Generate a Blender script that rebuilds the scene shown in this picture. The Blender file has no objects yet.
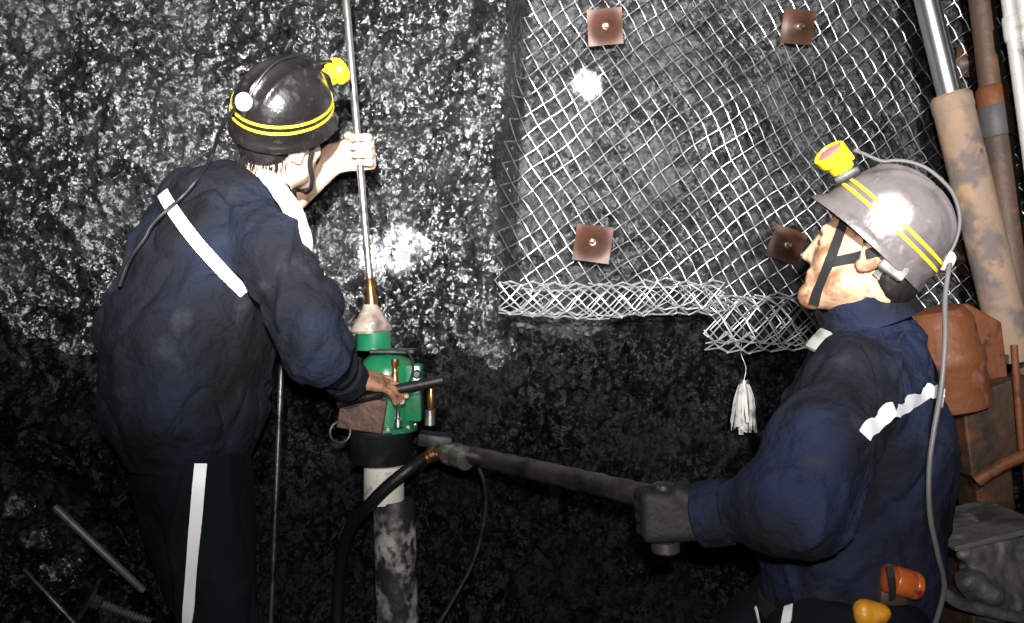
import bpy, math, random
import numpy as np
from mathutils import Vector, Matrix
from mathutils.bvhtree import BVHTree

random.seed(7)
rng = np.random.default_rng(7)
SC = bpy.context.scene
COL = SC.collection
V = lambda *a: np.array(a, dtype=np.float64)
CAM_Z, FPX = 1.30, 800.0
VOX = 0.004


def P(px, py, d):
    """point of the place that stands d metres in front of the lens"""
    return V((px - 512.0) * d / FPX, d, CAM_Z + (311.5 - py) * d / FPX)


def unit(v):
    v = np.asarray(v, float)
    return v / (np.linalg.norm(v) + 1e-12)


# ------------------------------------------------------------------ objects
def link_mesh(name, verts, faces, mat, parent=None, smooth=True, loc=None):
    me = bpy.data.meshes.new(name)
    me.from_pydata([tuple(map(float, v)) for v in verts], [], [tuple(map(int, f)) for f in faces])
    me.validate()
    me.update()
    if smooth:
        me.polygons.foreach_set('use_smooth', [True] * len(me.polygons))
    if mat is not None:
        me.materials.append(mat)
    o = bpy.data.objects.new(name, me)
    COL.objects.link(o)
    if parent is not None:
        o.parent = parent
        if parent.type == 'EMPTY' or parent.get('_off'):
            pass
    return o


def set_origin(o, at):
    """move the origin of a mesh (built in world coordinates) to a point of its base"""
    at = Vector(at)
    o.data.transform(Matrix.Translation(-at))
    o.location = at
    return o


def adopt(parent, *kids):
    """children built in world coordinates keep their place under a parent that has a location"""
    for k in kids:
        k.parent = parent
        k.matrix_parent_inverse = Matrix.Translation(-Vector(parent.location))


def tag(o, label, cat, group=None, kind=None):
    if label:
        o['label'] = label
    if cat:
        o['category'] = cat
    if group:
        o['group'] = group
    if kind:
        o['kind'] = kind
    return o


def empty(name, loc):
    o = bpy.data.objects.new(name, None)
    o.empty_display_size = 0.1
    o.location = Vector(loc)
    COL.objects.link(o)
    return o


class MB:
    """collects shapes of ONE part"""
    def __init__(s):
        s.v, s.f = [], []

    def add(s, verts, faces):
        n = len(s.v)
        s.v += [tuple(map(float, p)) for p in verts]
        s.f += [tuple(i + n for i in f) for f in faces]
        return s

    def tube(s, pts, r, n=10, caps=True, flat=None):
        pts = [np.asarray(p, float) for p in pts]
        m = len(pts)
        rr = [r] * m if np.isscalar(r) else list(r)
        tang = []
        for i in range(m):
            a, b = pts[max(i - 1, 0)], pts[min(i + 1, m - 1)]
            tang.append(unit(b - a))
        ref = V(0, 0, 1) if abs(tang[0][2]) < .9 else V(1, 0, 0)
        u = unit(np.cross(tang[0], ref))
        vs, fs = [], []
        for i in range(m):
            u = unit(u - tang[i] * np.dot(u, tang[i]))
            w = np.cross(tang[i], u)
            for k in range(n):
                a = 2 * math.pi * k / n
                vs.append(pts[i] + rr[i] * (math.cos(a) * u + math.sin(a) * w))
        for i in range(m - 1):
            for k in range(n):
                k2 = (k + 1) % n
                fs.append((i * n + k, i * n + k2, (i + 1) * n + k2, (i + 1) * n + k))
        if caps:
            fs.append(tuple(range(n - 1, -1, -1)))
            fs.append(tuple((m - 1) * n + k for k in range(n)))
        return s.add(vs, fs)

    def lathe(s, base, axis, prof, n=32, squash=None):
        """prof: list of (r, h) along axis"""
        axis = unit(axis)
        ref = V(0, 1, 0) if abs(axis[1]) < .9 else V(1, 0, 0)
        u = unit(np.cross(axis, ref))
        w = np.cross(axis, u)
        vs, fs = [], []
        m = len(prof)
        for r, h in prof:
            for k in range(n):
                a = 2 * math.pi * k / n
                vs.append(np.asarray(base) + axis * h + max(r, 1e-5) * (math.cos(a) * u + math.sin(a) * w))
        for i in range(m - 1):
            for k in range(n):
                k2 = (k + 1) % n
                fs.append((i * n + k, i * n + k2, (i + 1) * n + k2, (i + 1) * n + k))
        fs.append(tuple(range(n - 1, -1, -1)))
        fs.append(tuple((m - 1) * n + k for k in range(n)))
        return s.add(vs, fs)

    def box(s, c, size, ax=None, bev=0.0):
        ax = np.eye(3) if ax is None else np.array([unit(a) for a in ax])
        hx, hy, hz = [q / 2 for q in size]
        if bev <= 0:
            vs = [np.asarray(c) + x * ax[0] + y * ax[1] + z * ax[2] for x in (-hx, hx) for y in (-hy, hy) for z in (-hz, hz)]
            fs = [(0, 1, 3, 2), (4, 6, 7, 5), (0, 4, 5, 1), (2, 3, 7, 6), (0, 2, 6, 4), (1, 5, 7, 3)]
            return s.add(vs, fs)
        import bmesh
        bm = bmesh.new()
        bmesh.ops.create_cube(bm, size=1.0)
        for v in bm.verts:
            v.co = Vector((v.co.x * size[0], v.co.y * size[1], v.co.z * size[2]))
        bmesh.ops.bevel(bm, geom=list(bm.edges), offset=bev, segments=2, affect='EDGES', profile=.5)
        bm.verts.index_update()
        vs = [np.asarray(c) + v.co.x * ax[0] + v.co.y * ax[1] + v.co.z * ax[2] for v in bm.verts]
        fs = [tuple(v.index for v in f.verts) for f in bm.faces]
        bm.free()
        return s.add(vs, fs)

    def ribbon(s, pts, nrm, width, thick, sides=None):
        """flat band that follows points, nrm = outward normal at each"""
        pts = [np.asarray(p, float) for p in pts]
        m = len(pts)
        ww = [width] * m if np.isscalar(width) else list(width)
        vs, fs = [], []
        for i in range(m):
            t = unit(pts[min(i + 1, m - 1)] - pts[max(i - 1, 0)])
            nn = unit(nrm[i])
            b = unit(np.cross(t, nn)) if sides is None else unit(sides[i])
            for sx, sn in ((-.5, 0), (.5, 0), (.5, 1), (-.5, 1)):
                vs.append(pts[i] + b * sx * ww[i] + nn * sn * thick)
        for i in range(m - 1):
            for k in range(4):
                k2 = (k + 1) % 4
                fs.append((i * 4 + k, i * 4 + k2, (i + 1) * 4 + k2, (i + 1) * 4 + k))
        fs.append((3, 2, 1, 0))
        fs.append(tuple((m - 1) * 4 + k for k in range(4)))
        return s.add(vs, fs)

    def build(s, name, mat, parent=None, smooth=True):
        o = link_mesh(name, s.v, s.f, mat, None, smooth)
        if smooth:
            import bmesh
            bm = bmesh.new()
            bm.from_mesh(o.data)
            bmesh.ops.recalc_face_normals(bm, faces=list(bm.faces))
            for e in bm.edges:
                if len(e.link_faces) == 2 and e.calc_face_angle(0) > 0.7:
                    e.smooth = False
            bm.to_mesh(o.data)
            bm.free()
        if parent is not None:
            if parent.type == 'EMPTY' or parent.parent is None:
                adopt(parent, o)
            else:
                o.parent = parent
                o.matrix_parent_inverse = Matrix.Identity(4)
        return o


def under(parent, o):
    """sub-part under a part whose own coordinates are the place's"""
    o.parent = parent
    o.matrix_parent_inverse = Matrix.Identity(4)
    return o


def spline(ctrl, n=8):
    ctrl = [np.asarray(c, float) for c in ctrl]
    out = []
    for i in range(len(ctrl) - 1):
        p0, p1, p2, p3 = ctrl[max(i - 1, 0)], ctrl[i], ctrl[i + 1], ctrl[min(i + 2, len(ctrl) - 1)]
        for k in range(n):
            t = k / n
            out.append(.5 * ((2 * p1) + (-p0 + p2) * t + (2 * p0 - 5 * p1 + 4 * p2 - p3) * t * t + (-p0 + 3 * p1 - 3 * p2 + p3) * t ** 3))
    out.append(ctrl[-1])
    return out


# ------------------------------------------------------------------ numpy noise
_perm = rng.permutation(4096).astype(np.int64)


def _h(ix, iy, iz):
    return (_perm[(_perm[(_perm[ix & 4095] + iy) & 4095] + iz) & 4095] / 2047.5 - 1.0).astype(np.float32)


def noise3(x, y, z):
    xf, yf, zf = np.floor(x), np.floor(y), np.floor(z)
    ix, iy, iz = xf.astype(np.int64), yf.astype(np.int64), zf.astype(np.int64)
    fx, fy, fz = x - xf, y - yf, z - zf
    fx, fy, fz = [f * f * (3 - 2 * f) for f in (fx, fy, fz)]
    r = 0
    for dx in (0, 1):
        wx = fx if dx else 1 - fx
        for dy in (0, 1):
            wy = fy if dy else 1 - fy
            for dz in (0, 1):
                wz = fz if dz else 1 - fz
                r = r + wx * wy * wz * _h(ix + dx, iy + dy, iz + dz)
    return r


def fbm(x, y, z, oct=4):
    r, a = 0, 1.0
    for o in range(oct):
        r = r + a * noise3(x * 2 ** o + 13.7 * o, y * 2 ** o + 5.1 * o, z * 2 ** o)
        a *= .5
    return r


def facets(x, z, cell, amp, seed):
    """broken-coal surface: every cell is a little tilted plane"""
    r2 = np.random.default_rng(seed)
    T = 512
    jx, jz = r2.random((T, T)), r2.random((T, T))
    gx, gz, hh = r2.normal(0, 1, (T, T)), r2.normal(0, 1, (T, T)), r2.normal(0, .5, (T, T))
    u, w = x / cell, z / cell
    iu, iw = np.floor(u).astype(int), np.floor(w).astype(int)
    best = np.full(u.shape, 1e9)
    out = np.zeros(u.shape)
    for dx in (-1, 0, 1):
        for dz in (-1, 0, 1):
            a, b = (iu + dx) % T, (iw + dz) % T
            du, dw = u - (iu + dx + jx[a, b]), w - (iw + dz + jz[a, b])
            dd = du * du + dw * dw
            val = hh[a, b] + gx[a, b] * du + gz[a, b] * dw
            m = dd < best
            best = np.where(m, dd, best)
            out = np.where(m, val, out)
    return out * amp


# ------------------------------------------------------------------ implicit bodies
class Field:
    def __init__(s, lo, hi, h):
        s.lo, s.h = np.asarray(lo, float), h
        s.n = np.ceil((np.asarray(hi) - s.lo) / h).astype(int) + 1
        s.D = np.full(tuple(s.n), 0.12, np.float32)

    def sub(s, lo, hi):
        a = np.clip(np.floor((lo - s.lo) / s.h).astype(int), 0, s.n - 1)
        b = np.clip(np.ceil((hi - s.lo) / s.h).astype(int) + 1, 1, s.n)
        if np.any(b <= a):
            return None
        sl = tuple(slice(i, j) for i, j in zip(a, b))
        g = [(s.lo[k] + s.h * np.arange(a[k], b[k])).astype(np.float32) for k in range(3)]
        return sl, g[0][:, None, None], g[1][None, :, None], g[2][None, None, :]

    def put(s, prim, grow=0.0, k=None):
        kind = prim[0]
        kk = prim[-1] if k is None else k
        op = 'sub' if kind.startswith('-') else 'add'
        kind = kind.lstrip('-')
        if kind == 'rc':
            _, a, b, ra, rb, _k = prim
            ra, rb = max(ra + grow, .002), max(rb + grow, .002)
            R = max(ra, rb) + kk + 4 * s.h
            lo, hi = np.minimum(a, b) - R, np.maximum(a, b) + R
        else:
            _, c, ax, rad, _k = prim
            rad = np.maximum(np.asarray(rad, float) + grow, .002)
            R = np.sqrt(((np.asarray(ax) * rad[:, None]) ** 2).sum(0)) + kk + 4 * s.h
            lo, hi = c - R, c + R
        q = s.sub(lo, hi)
        if q is None:
            return
        sl, X, Y, Z = q
        if kind == 'rc':
            ba = np.asarray(b) - np.asarray(a)
            l2 = max(float(ba @ ba), 1e-9)
            t = ((X - a[0]) * ba[0] + (Y - a[1]) * ba[1] + (Z - a[2]) * ba[2]) / l2
            t = np.clip(t, 0, 1)
            d = np.sqrt((X - a[0] - t * ba[0]) ** 2 + (Y - a[1] - t * ba[1]) ** 2 + (Z - a[2] - t * ba[2]) ** 2) - (ra + (rb - ra) * t)
        else:
            dx, dy, dz = X - c[0], Y - c[1], Z - c[2]
            q0 = 0
            g0 = 0
            for i in range(3):
                l = (dx * ax[i][0] + dy * ax[i][1] + dz * ax[i][2])
                q0 = q0 + (l / rad[i]) ** 2
                g0 = g0 + (l / rad[i] ** 2) ** 2
            k0 = np.sqrt(q0)
            d = k0 * (k0 - 1) / (np.sqrt(g0) + 1e-6)
        A = s.D[sl]
        d = d.astype(np.float32)
        if op == 'add':
            if kk > 0:
                h = np.clip(.5 + .5 * (A - d) / kk, 0, 1)
                s.D[sl] = A + (d - A) * h - kk * h * (1 - h)
            else:
                s.D[sl] = np.minimum(A, d)
        else:
            kk = max(kk, 1e-4)
            h = np.clip(.5 - .5 * (A + d) / kk, 0, 1)
            s.D[sl] = A + (-d - A) * h + kk * h * (1 - h)

    def cut(s, point, normal):
        """keep the side the normal points away from"""
        q = s.sub(s.lo, s.lo + s.n * s.h)
        sl, X, Y, Z = q
        n = unit(normal)
        d = (X - point[0]) * n[0] + (Y - point[1]) * n[1] + (Z - point[2]) * n[2]
        s.D = np.maximum(s.D, d.astype(np.float32))

    def mesh(s):
        D = s.D
        D[0], D[-1], D[:, 0], D[:, -1], D[:, :, 0], D[:, :, -1] = (.05,) * 6
        S = D < 0
        # cells with a sign change
        c = S[:-1, :-1, :-1].astype(np.int8)
        tot = np.zeros_like(c)
        for i in (0, 1):
            for j in (0, 1):
                for k in (0, 1):
                    tot += S[i:D.shape[0] - 1 + i, j:D.shape[1] - 1 + j, k:D.shape[2] - 1 + k]
        act = (tot > 0) & (tot < 8)
        idx = np.argwhere(act)
        vid = np.full(act.shape, -1, np.int64)
        vid[act] = np.arange(len(idx))
        acc = np.zeros((len(idx), 3))
        cnt = np.zeros(len(idx))
        cor = [(i, j, k) for i in (0, 1) for j in (0, 1) for k in (0, 1)]
        for p in cor:
            for a in range(3):
                if p[a]:
                    continue
                q = list(p)
                q[a] = 1
                d0 = D[idx[:, 0] + p[0], idx[:, 1] + p[1], idx[:, 2] + p[2]].astype(float)
                d1 = D[idx[:, 0] + q[0], idx[:, 1] + q[1], idx[:, 2] + q[2]].astype(float)
                m = (d0 < 0) != (d1 < 0)
                t = np.where(m, d0 / np.where(m, d0 - d1, 1), 0)
                pos = np.array(p, float)[None, :].repeat(len(idx), 0)
                pos[:, a] += t
                acc += pos * m[:, None]
                cnt += m
        verts = s.lo + s.h * (idx + acc / cnt[:, None])
        quads = []
        for a in range(3):
            b, c2 = (a + 1) % 3, (a + 2) % 3
            s0 = [slice(0, -1)] * 3
            s1 = [slice(0, -1)] * 3
            s0[a], s1[a] = slice(0, -1), slice(1, None)
            s0[b] = s1[b] = slice(1, -1)
            s0[c2] = s1[c2] = slice(1, -1)
            A, B = S[tuple(s0)], S[tuple(s1)]
            e = np.argwhere(A != B)
            if not len(e):
                continue
            e[:, b] += 1
            e[:, c2] += 1
            ins = S[e[:, 0], e[:, 1], e[:, 2]]
            ob, oc = np.zeros(3, int), np.zeros(3, int)
            ob[b], oc[c2] = 1, 1
            g = lambda q: vid[q[:, 0], q[:, 1], q[:, 2]]
            q4 = np.stack([g(e - ob - oc), g(e - oc), g(e), g(e - ob)], 1)
            q4[~ins] = q4[~ins][:, ::-1]
            quads.append(q4)
        return verts, np.concatenate(quads)


def relax(v, q, it=1, lam=.5):
    e = np.concatenate([q[:, [0, 1]], q[:, [1, 2]], q[:, [2, 3]], q[:, [3, 0]]])
    for _ in range(it):
        s = np.zeros_like(v)
        c = np.zeros(len(v))
        for k in range(3):
            s[:, k] = np.bincount(e[:, 0], v[e[:, 1], k], len(v)) + np.bincount(e[:, 1], v[e[:, 0], k], len(v))
        c = np.bincount(e[:, 0], minlength=len(v)) + np.bincount(e[:, 1], minlength=len(v))
        v = v + lam * (s / np.maximum(c, 1)[:, None] - v)
    return v


def vnormals(v, q):
    n = np.cross(v[q[:, 2]] - v[q[:, 0]], v[q[:, 3]] - v[q[:, 1]])
    out = np.zeros_like(v)
    for k in range(4):
        for a in range(3):
            out[:, a] += np.bincount(q[:, k], n[:, a], len(v))
    return out / (np.linalg.norm(out, axis=1)[:, None] + 1e-12)


def bounds(prims, pad=.03):
    lo, hi = V(9, 9, 9), V(-9, -9, -9)
    for p in prims:
        if p[0].startswith('-'):
            continue
        if p[0] == 'rc':
            r = max(p[3], p[4])
            pts = [np.asarray(p[1]) - r, np.asarray(p[1]) + r, np.asarray(p[2]) - r, np.asarray(p[2]) + r]
        else:
            r = max(p[3])
            pts = [p[1] - r, p[1] + r]
        lo = np.minimum(lo, np.min(pts, 0))
        hi = np.maximum(hi, np.max(pts, 0))
    return lo - pad, hi + pad


def solid(name, prims, mat, h=VOX, grow=0.0, cuts=(), disp=None, parent=None, smooth_it=1, pad=.03):
    lo, hi = bounds(prims, pad + max(grow, 0))
    F = Field(lo, hi, h)
    for p in prims:
        F.put(p, grow)
    for c in cuts:
        F.cut(*c)
    v, q = F.mesh()
    v = relax(v, q, smooth_it)
    if disp is not None:
        v = v + vnormals(v, q) * disp(v)[:, None]
    me = bpy.data.meshes.new(name)
    me.vertices.add(len(v))
    me.vertices.foreach_set('co', v.astype(np.float32).ravel())
    me.loops.add(len(q) * 4)
    me.loops.foreach_set('vertex_index', q.astype(np.int32).ravel())
    me.polygons.add(len(q))
    me.polygons.foreach_set('loop_start', np.arange(0, len(q) * 4, 4, dtype=np.int32))
    me.polygons.foreach_set('loop_total', np.full(len(q), 4, np.int32))
    me.update(calc_edges=True)
    me.validate()
    me.polygons.foreach_set('use_smooth', [True] * len(me.polygons))
    me.materials.append(mat)
    o = bpy.data.objects.new(name, me)
    COL.objects.link(o)
    if parent is not None:
        if parent.parent is None:
            adopt(parent, o)
        else:
            under(parent, o)
    return o


def bvh_of(*objs):
    vs, fs = [], []
    for o in objs:
        n = len(vs)
        M = o.matrix_basis
        if o.parent is not None:
            M = Matrix.Translation(o.parent.location) @ o.matrix_parent_inverse @ o.matrix_basis if o.parent.parent is None else o.matrix_basis
        vs += [M @ v.co for v in o.data.vertices]
        fs += [tuple(i + n for i in p.vertices) for p in o.data.polygons]
    return BVHTree.FromPolygons(vs, fs)


EYE = Vector((0, 0, CAM_Z))


def lay_on(tree, ctrl, off=.002, n=6):
    """points on a surface along a line seen from the front (where a strip was sewn on)"""
    pts, nr = [], []
    sp = spline([V(a, b, 0) for a, b in ctrl], n)
    for s in sp:
        d = Vector(P(s[0], s[1], 1.0)) - EYE
        hit = tree.ray_cast(EYE, d.normalized())
        if hit[0] is None:
            continue
        nn = hit[1]
        if nn.dot(d) > 0:
            nn = -nn
        pts.append(np.array(hit[0] + nn * off))
        nr.append(np.array(nn))
    return pts, nr


def smooth_pts(pts, it=2):
    pts = [p.copy() for p in pts]
    for _ in range(it):
        q = [p.copy() for p in pts]
        for i in range(1, len(pts) - 1):
            q[i] = .25 * pts[i - 1] + .5 * pts[i] + .25 * pts[i + 1]
        pts = q
    return pts


# ------------------------------------------------------------------ materials
def new_mat(name):
    m = bpy.data.materials.new(name)
    m.use_nodes = True
    nt = m.node_tree
    b = nt.nodes['Principled BSDF']
    return m, nt, b


def L(nt, a, b):
    nt.links.new(a, b)


def mat(name, col, rough=.6, metal=0.0, spec=.5, mix=(), bump=(), rough_mix=None, coat=0.0, emit=None):
    """mix: (colour, noise scale, low, high, detail) layers; bump: (scale, distance, kind)"""
    m, nt, b = new_mat(name)
    N = nt.nodes.new
    tc = N('ShaderNodeTexCoord')
    b.inputs['Metallic'].default_value = metal
    b.inputs['Specular IOR Level'].default_value = spec
    b.inputs['Roughness'].default_value = rough
    b.inputs['Coat Weight'].default_value = coat
    b.inputs['Coat Roughness'].default_value = .15
    rgb = N('ShaderNodeRGB')
    rgb.outputs[0].default_value = (*col, 1)
    cur = rgb.outputs[0]
    fac0 = None
    for i, (c2, sc, lo, hi, *rest) in enumerate(mix):
        n = N('ShaderNodeTexNoise')
        n.inputs['Scale'].default_value = sc
        n.inputs['Detail'].default_value = rest[0] if rest else 4
        mp = N('ShaderNodeMapping')
        mp.inputs['Location'].default_value = (i * 3.1, i * 1.7, i * .9)
        if len(rest) > 1:
            mp.inputs['Scale'].default_value = rest[1]
        L(nt, tc.outputs['Object'], mp.inputs['Vector'])
        L(nt, mp.outputs[0], n.inputs['Vector'])
        r = N('ShaderNodeMapRange')
        r.inputs['From Min'].default_value = lo
        r.inputs['From Max'].default_value = hi
        L(nt, n.outputs['Fac'], r.inputs['Value'])
        x = N('ShaderNodeMix')
        x.data_type = 'RGBA'
        L(nt, r.outputs[0], x.inputs['Factor'])
        L(nt, cur, x.inputs['A'])
        x.inputs['B'].default_value = (*c2, 1)
        cur = x.outputs['Result']
        fac0 = fac0 or r.outputs[0]
    L(nt, cur, b.inputs['Base Color'])
    if rough_mix is not None and fac0 is not None:
        r = N('ShaderNodeMapRange')
        r.inputs['To Min'].default_value = rough
        r.inputs['To Max'].default_value = rough_mix
        L(nt, fac0, r.inputs['Value'])
        L(nt, r.outputs[0], b.inputs['Roughness'])
    nrm = None
    for sc, dist, *kind in bump:
        if kind and kind[0] == 'weave':
            n = N('ShaderNodeTexWave')
            n.inputs['Scale'].default_value = sc
            out = n.outputs['Fac']
        else:
            n = N('ShaderNodeTexNoise')
            n.inputs['Scale'].default_value = sc
            n.inputs['Detail'].default_value = 5
            out = n.outputs['Fac']
        L(nt, tc.outputs['Object'], n.inputs['Vector'])
        bp = N('ShaderNodeBump')
        bp.inputs['Distance'].default_value = dist
        bp.inputs['Strength'].default_value = 1.0
        L(nt, out, bp.inputs['Height'])
        if nrm is not None:
            L(nt, nrm, bp.inputs['Normal'])
        nrm = bp.outputs[0]
    if nrm is not None:
        L(nt, nrm, b.inputs['Normal'])
    if emit:
        b.inputs['Emission Color'].default_value = (*emit[0], 1)
        b.inputs['Emission Strength'].default_value = emit[1]
    return m


def coal_mat(name, base, base2, s1, s2, tilt1, tilt2, rough, spec, side=None):
    """wet broken coal: every grain is a small facet with its own tilt"""
    m, nt, b = new_mat(name)
    N = nt.nodes.new
    tc = N('ShaderNodeTexCoord')
    geo = N('ShaderNodeNewGeometry')
    nz = N('ShaderNodeTexNoise')
    nz.inputs['Scale'].default_value = 26
    nz.inputs['Detail'].default_value = 3
    L(nt, tc.outputs['Object'], nz.inputs['Vector'])
    off = N('ShaderNodeVectorMath')
    off.operation = 'MULTIPLY_ADD'
    off.inputs[1].default_value = (.035, .035, .035)
    L(nt, nz.outputs['Color'], off.inputs[0])
    L(nt, tc.outputs['Object'], off.inputs[2])
    cur = None
    prev = geo.outputs['Normal']
    for sc, tl, stretch in ((s1, tilt1, (1.25, 1, .8)), (s2, tilt2, (1, 1, 1))):
        mp = N('ShaderNodeMapping')
        mp.inputs['Scale'].default_value = stretch
        L(nt, off.outputs[0], mp.inputs['Vector'])
        vo = N('ShaderNodeTexVoronoi')
        vo.inputs['Scale'].default_value = sc
        L(nt, mp.outputs[0], vo.inputs['Vector'])
        sb = N('ShaderNodeVectorMath')
        sb.operation = 'SUBTRACT'
        sb.inputs[1].default_value = (.5, .5, .5)
        L(nt, vo.outputs['Color'], sb.inputs[0])
        ma = N('ShaderNodeVectorMath')
        ma.operation = 'MULTIPLY_ADD'
        ma.inputs[1].default_value = (tl, tl, tl)
        L(nt, sb.outputs[0], ma.inputs[0])
        L(nt, prev, ma.inputs[2])
        prev = ma.outputs[0]
    no = N('ShaderNodeVectorMath')
    no.operation = 'NORMALIZE'
    L(nt, prev, no.inputs[0])
    n3 = N('ShaderNodeTexNoise')
    n3.inputs['Scale'].default_value = 90
    n3.inputs['Detail'].default_value = 4
    L(nt, tc.outputs['Object'], n3.inputs['Vector'])
    bp = N('ShaderNodeBump')
    bp.inputs['Distance'].default_value = .004
    L(nt, n3.outputs['Fac'], bp.inputs['Height'])
    L(nt, no.outputs[0], bp.inputs['Normal'])
    L(nt, bp.outputs[0], b.inputs['Normal'])
    n2 = N('ShaderNodeTexNoise')
    n2.inputs['Scale'].default_value = 5
    n2.inputs['Detail'].default_value = 6
    L(nt, tc.outputs['Object'], n2.inputs['Vector'])
    r = N('ShaderNodeMapRange')
    r.inputs['From Min'].default_value = .42
    r.inputs['From Max'].default_value = .66
    L(nt, n2.outputs['Fac'], r.inputs['Value'])
    x = N('ShaderNodeMix')
    x.data_type = 'RGBA'
    x.inputs['A'].default_value = (*base, 1)
    x.inputs['B'].default_value = (*base2, 1)
    L(nt, r.outputs[0], x.inputs['Factor'])
    L(nt, x.outputs['Result'], b.inputs['Base Color'])
    rr = N('ShaderNodeMapRange')
    rr.inputs['To Min'].default_value = rough
    rr.inputs['To Max'].default_value = rough + .22
    L(nt, r.outputs[0], rr.inputs['Value'])
    L(nt, rr.outputs[0], b.inputs['Roughness'])
    b.inputs['Specular IOR Level'].default_value = spec
    return m


M = {}
M['coal'] = coal_mat('wet_coal', (.010, .010, .011), (.024, .024, .026), 46, 105, .95, .75, .28, 1.0)
M['coal_falloff'] = coal_mat('dull_falloff_coal', (.0035, .004, .004), (.007, .008, .0078), 40, 95, 1.0, .7, .46, .17)  # duller coal; the lamps' falloff down the face is put into its colour
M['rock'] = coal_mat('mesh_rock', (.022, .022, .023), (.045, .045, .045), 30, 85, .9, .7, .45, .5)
M['rubble'] = coal_mat('floor_coal', (.0025, .0025, .0025), (.005, .005, .005), 30, 85, 1.2, .9, .42, .22)
M['lump'] = coal_mat('shiny_coal', (.006, .006, .008), (.012, .012, .014), 50, 110, 1.3, .8, .22, 1.0)
M['wire'] = mat('galvanised_wire', (.56, .57, .58), .42, .9, mix=[((.16, .16, .16), 25, .45, .7)])
M['wire_bright'] = mat('clean_galvanised_wire', (.72, .73, .74), .45, .8)
M['plate'] = mat('rusty_plate', (.075, .030, .017), .46, .15, .35, mix=[((.045, .021, .014), 1.6, .42, .62), ((.12, .048, .022), 2.6, .56, .75)])
M['plate_grey'] = mat('worn_bolt_steel', (.20, .13, .09), .35, .6, mix=[((.06, .03, .02), 40, .45, .65)])
M['jacket'] = mat('navy_cloth', (.0065, .0078, .0125), .85, 0, .2,
                  mix=[((.010, .0145, .029), 5, .46, .62), ((.030, .031, .036), 11, .58, .76, 7), ((.004, .004, .005), 4, .50, .66)],
                  bump=[(340, .0012), (60, .004), (24, .014)])
M['jacket2'] = mat('blue_cloth', (.0075, .0085, .014), .85, 0, .2,
                   mix=[((.0125, .0185, .047), 4.5, .45, .62), ((.0055, .0055, .007), 3.5, .48, .62), ((.030, .032, .042), 14, .60, .80, 7)],
                   bump=[(340, .0012), (60, .004), (24, .014)])
M['trousers'] = mat('dark_trouser_cloth', (.0035, .0045, .006), .9, 0, .15, mix=[((.008, .009, .011), 9, .45, .7)], bump=[(300, .001), (20, .005)])
M['stripe'] = mat('reflective_white_tape', (.93, .94, .96), .6, .25, .5, bump=[(220, .0004)])
M['skin'] = mat('skin', (.74, .52, .38), .5, 0, .4, mix=[((.62, .38, .27), 22, .5, .7)], bump=[(160, .0012)])
M['skin_hand'] = mat('stained_shaded_hand_skin', (.30, .15, .085), .45, 0, .4, mix=[((.12, .06, .035), 40, .5, .68)], bump=[(160, .0012)])  # coal stains and the hand's dimmer light, both put into the colour
M['skin_dirty'] = mat('dusty_skin', (.60, .36, .22), .5, 0, .4, mix=[((.28, .13, .07), 26, .50, .64), ((.05, .035, .03), 45, .60, .75)], bump=[(160, .0012)])
M['hair'] = mat('black_hair', (.012, .010, .009), .45, 0, .4)
M['helmet_black'] = mat('black_helmet_shell', (.009, .008, .008), .27, 0, .9, mix=[((.05, .046, .046), 45, .60, .82, 7), ((.020, .018, .018), 9, .45, .75)], rough_mix=.42, bump=[(60, .0015)])
M['helmet_grey'] = mat('grey_dusty_helmet_shell', (.13, .115, .115), .36, 0, .6, mix=[((.07, .055, .055), 18, .5, .7, 6), ((.22, .20, .20), 60, .62, .78)], bump=[(90, .0012)])
M['yellow'] = mat('yellow_band', (.80, .62, .03), .45)
M['lamp_yellow'] = mat('yellow_lamp_plastic', (.85, .68, .02), .35)
M['lamp_lens'] = mat('lamp_lens_glass', (.50, .16, .19), .2, emit=((1, .45, .45), .10))
M['black'] = mat('black_rubber', (.008, .008, .008), .45, bump=[(80, .001)])
M['glove'] = mat('coal_black_glove', (.008, .0078, .0078), .7, bump=[(120, .002)])
M['strap'] = mat('black_strap', (.012, .012, .013), .8, bump=[(200, .001)])
M['cable_grey'] = mat('grey_cable', (.11, .105, .105), .5)
M['cable_black'] = mat('black_cable', (.009, .009, .010), .45)
M['clip'] = mat('worn_white_clip', (.75, .68, .62), .5)
M['band_grey'] = mat('grey_plastic_headband', (.28, .27, .26), .5, mix=[((.1, .1, .1), 30, .5, .7)])
M['towel'] = mat('white_towel', (.80, .80, .78), .9, bump=[(90, .004)])
M['green'] = mat('green_paint', (.012, .145, .062), .28, 0, .6, mix=[((.006, .10, .045), 12, .46, .66), ((.10, .07, .03), 24, .64, .76)], bump=[(40, .001)])
M['brass'] = mat('brass', (.50, .26, .10), .3, .95, mix=[((.25, .10, .04), 30, .5, .7)])
M['chrome'] = mat('chrome', (.86, .87, .90), .30, 1.0)
M['steel'] = mat('worn_steel', (.50, .49, .46), .34, .9, mix=[((.24, .22, .20), 30, .5, .7)])
M['steel_dark'] = mat('dark_oily_steel', (.12, .115, .11), .42, .8, mix=[((.04, .04, .04), 14, .45, .65), ((.22, .21, .20), 50, .62, .76)], bump=[(60, .0015)])
M['chuck'] = mat('worn_pale_chuck', (.30, .25, .20), .75, .0, .3, mix=[((.10, .075, .06), 18, .46, .64), ((.6, .57, .52), 30, .6, .75)], bump=[(30, .004)])
M['bracket'] = mat('brown_bracket', (.08, .036, .02), .5, .3, mix=[((.04, .02, .015), 22, .45, .65)], bump=[(50, .002)])
M['leg_black'] = mat('black_leg', (.010, .011, .012), .5, .3, mix=[((.03, .03, .03), 18, .5, .7)], bump=[(50, .002)])
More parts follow.
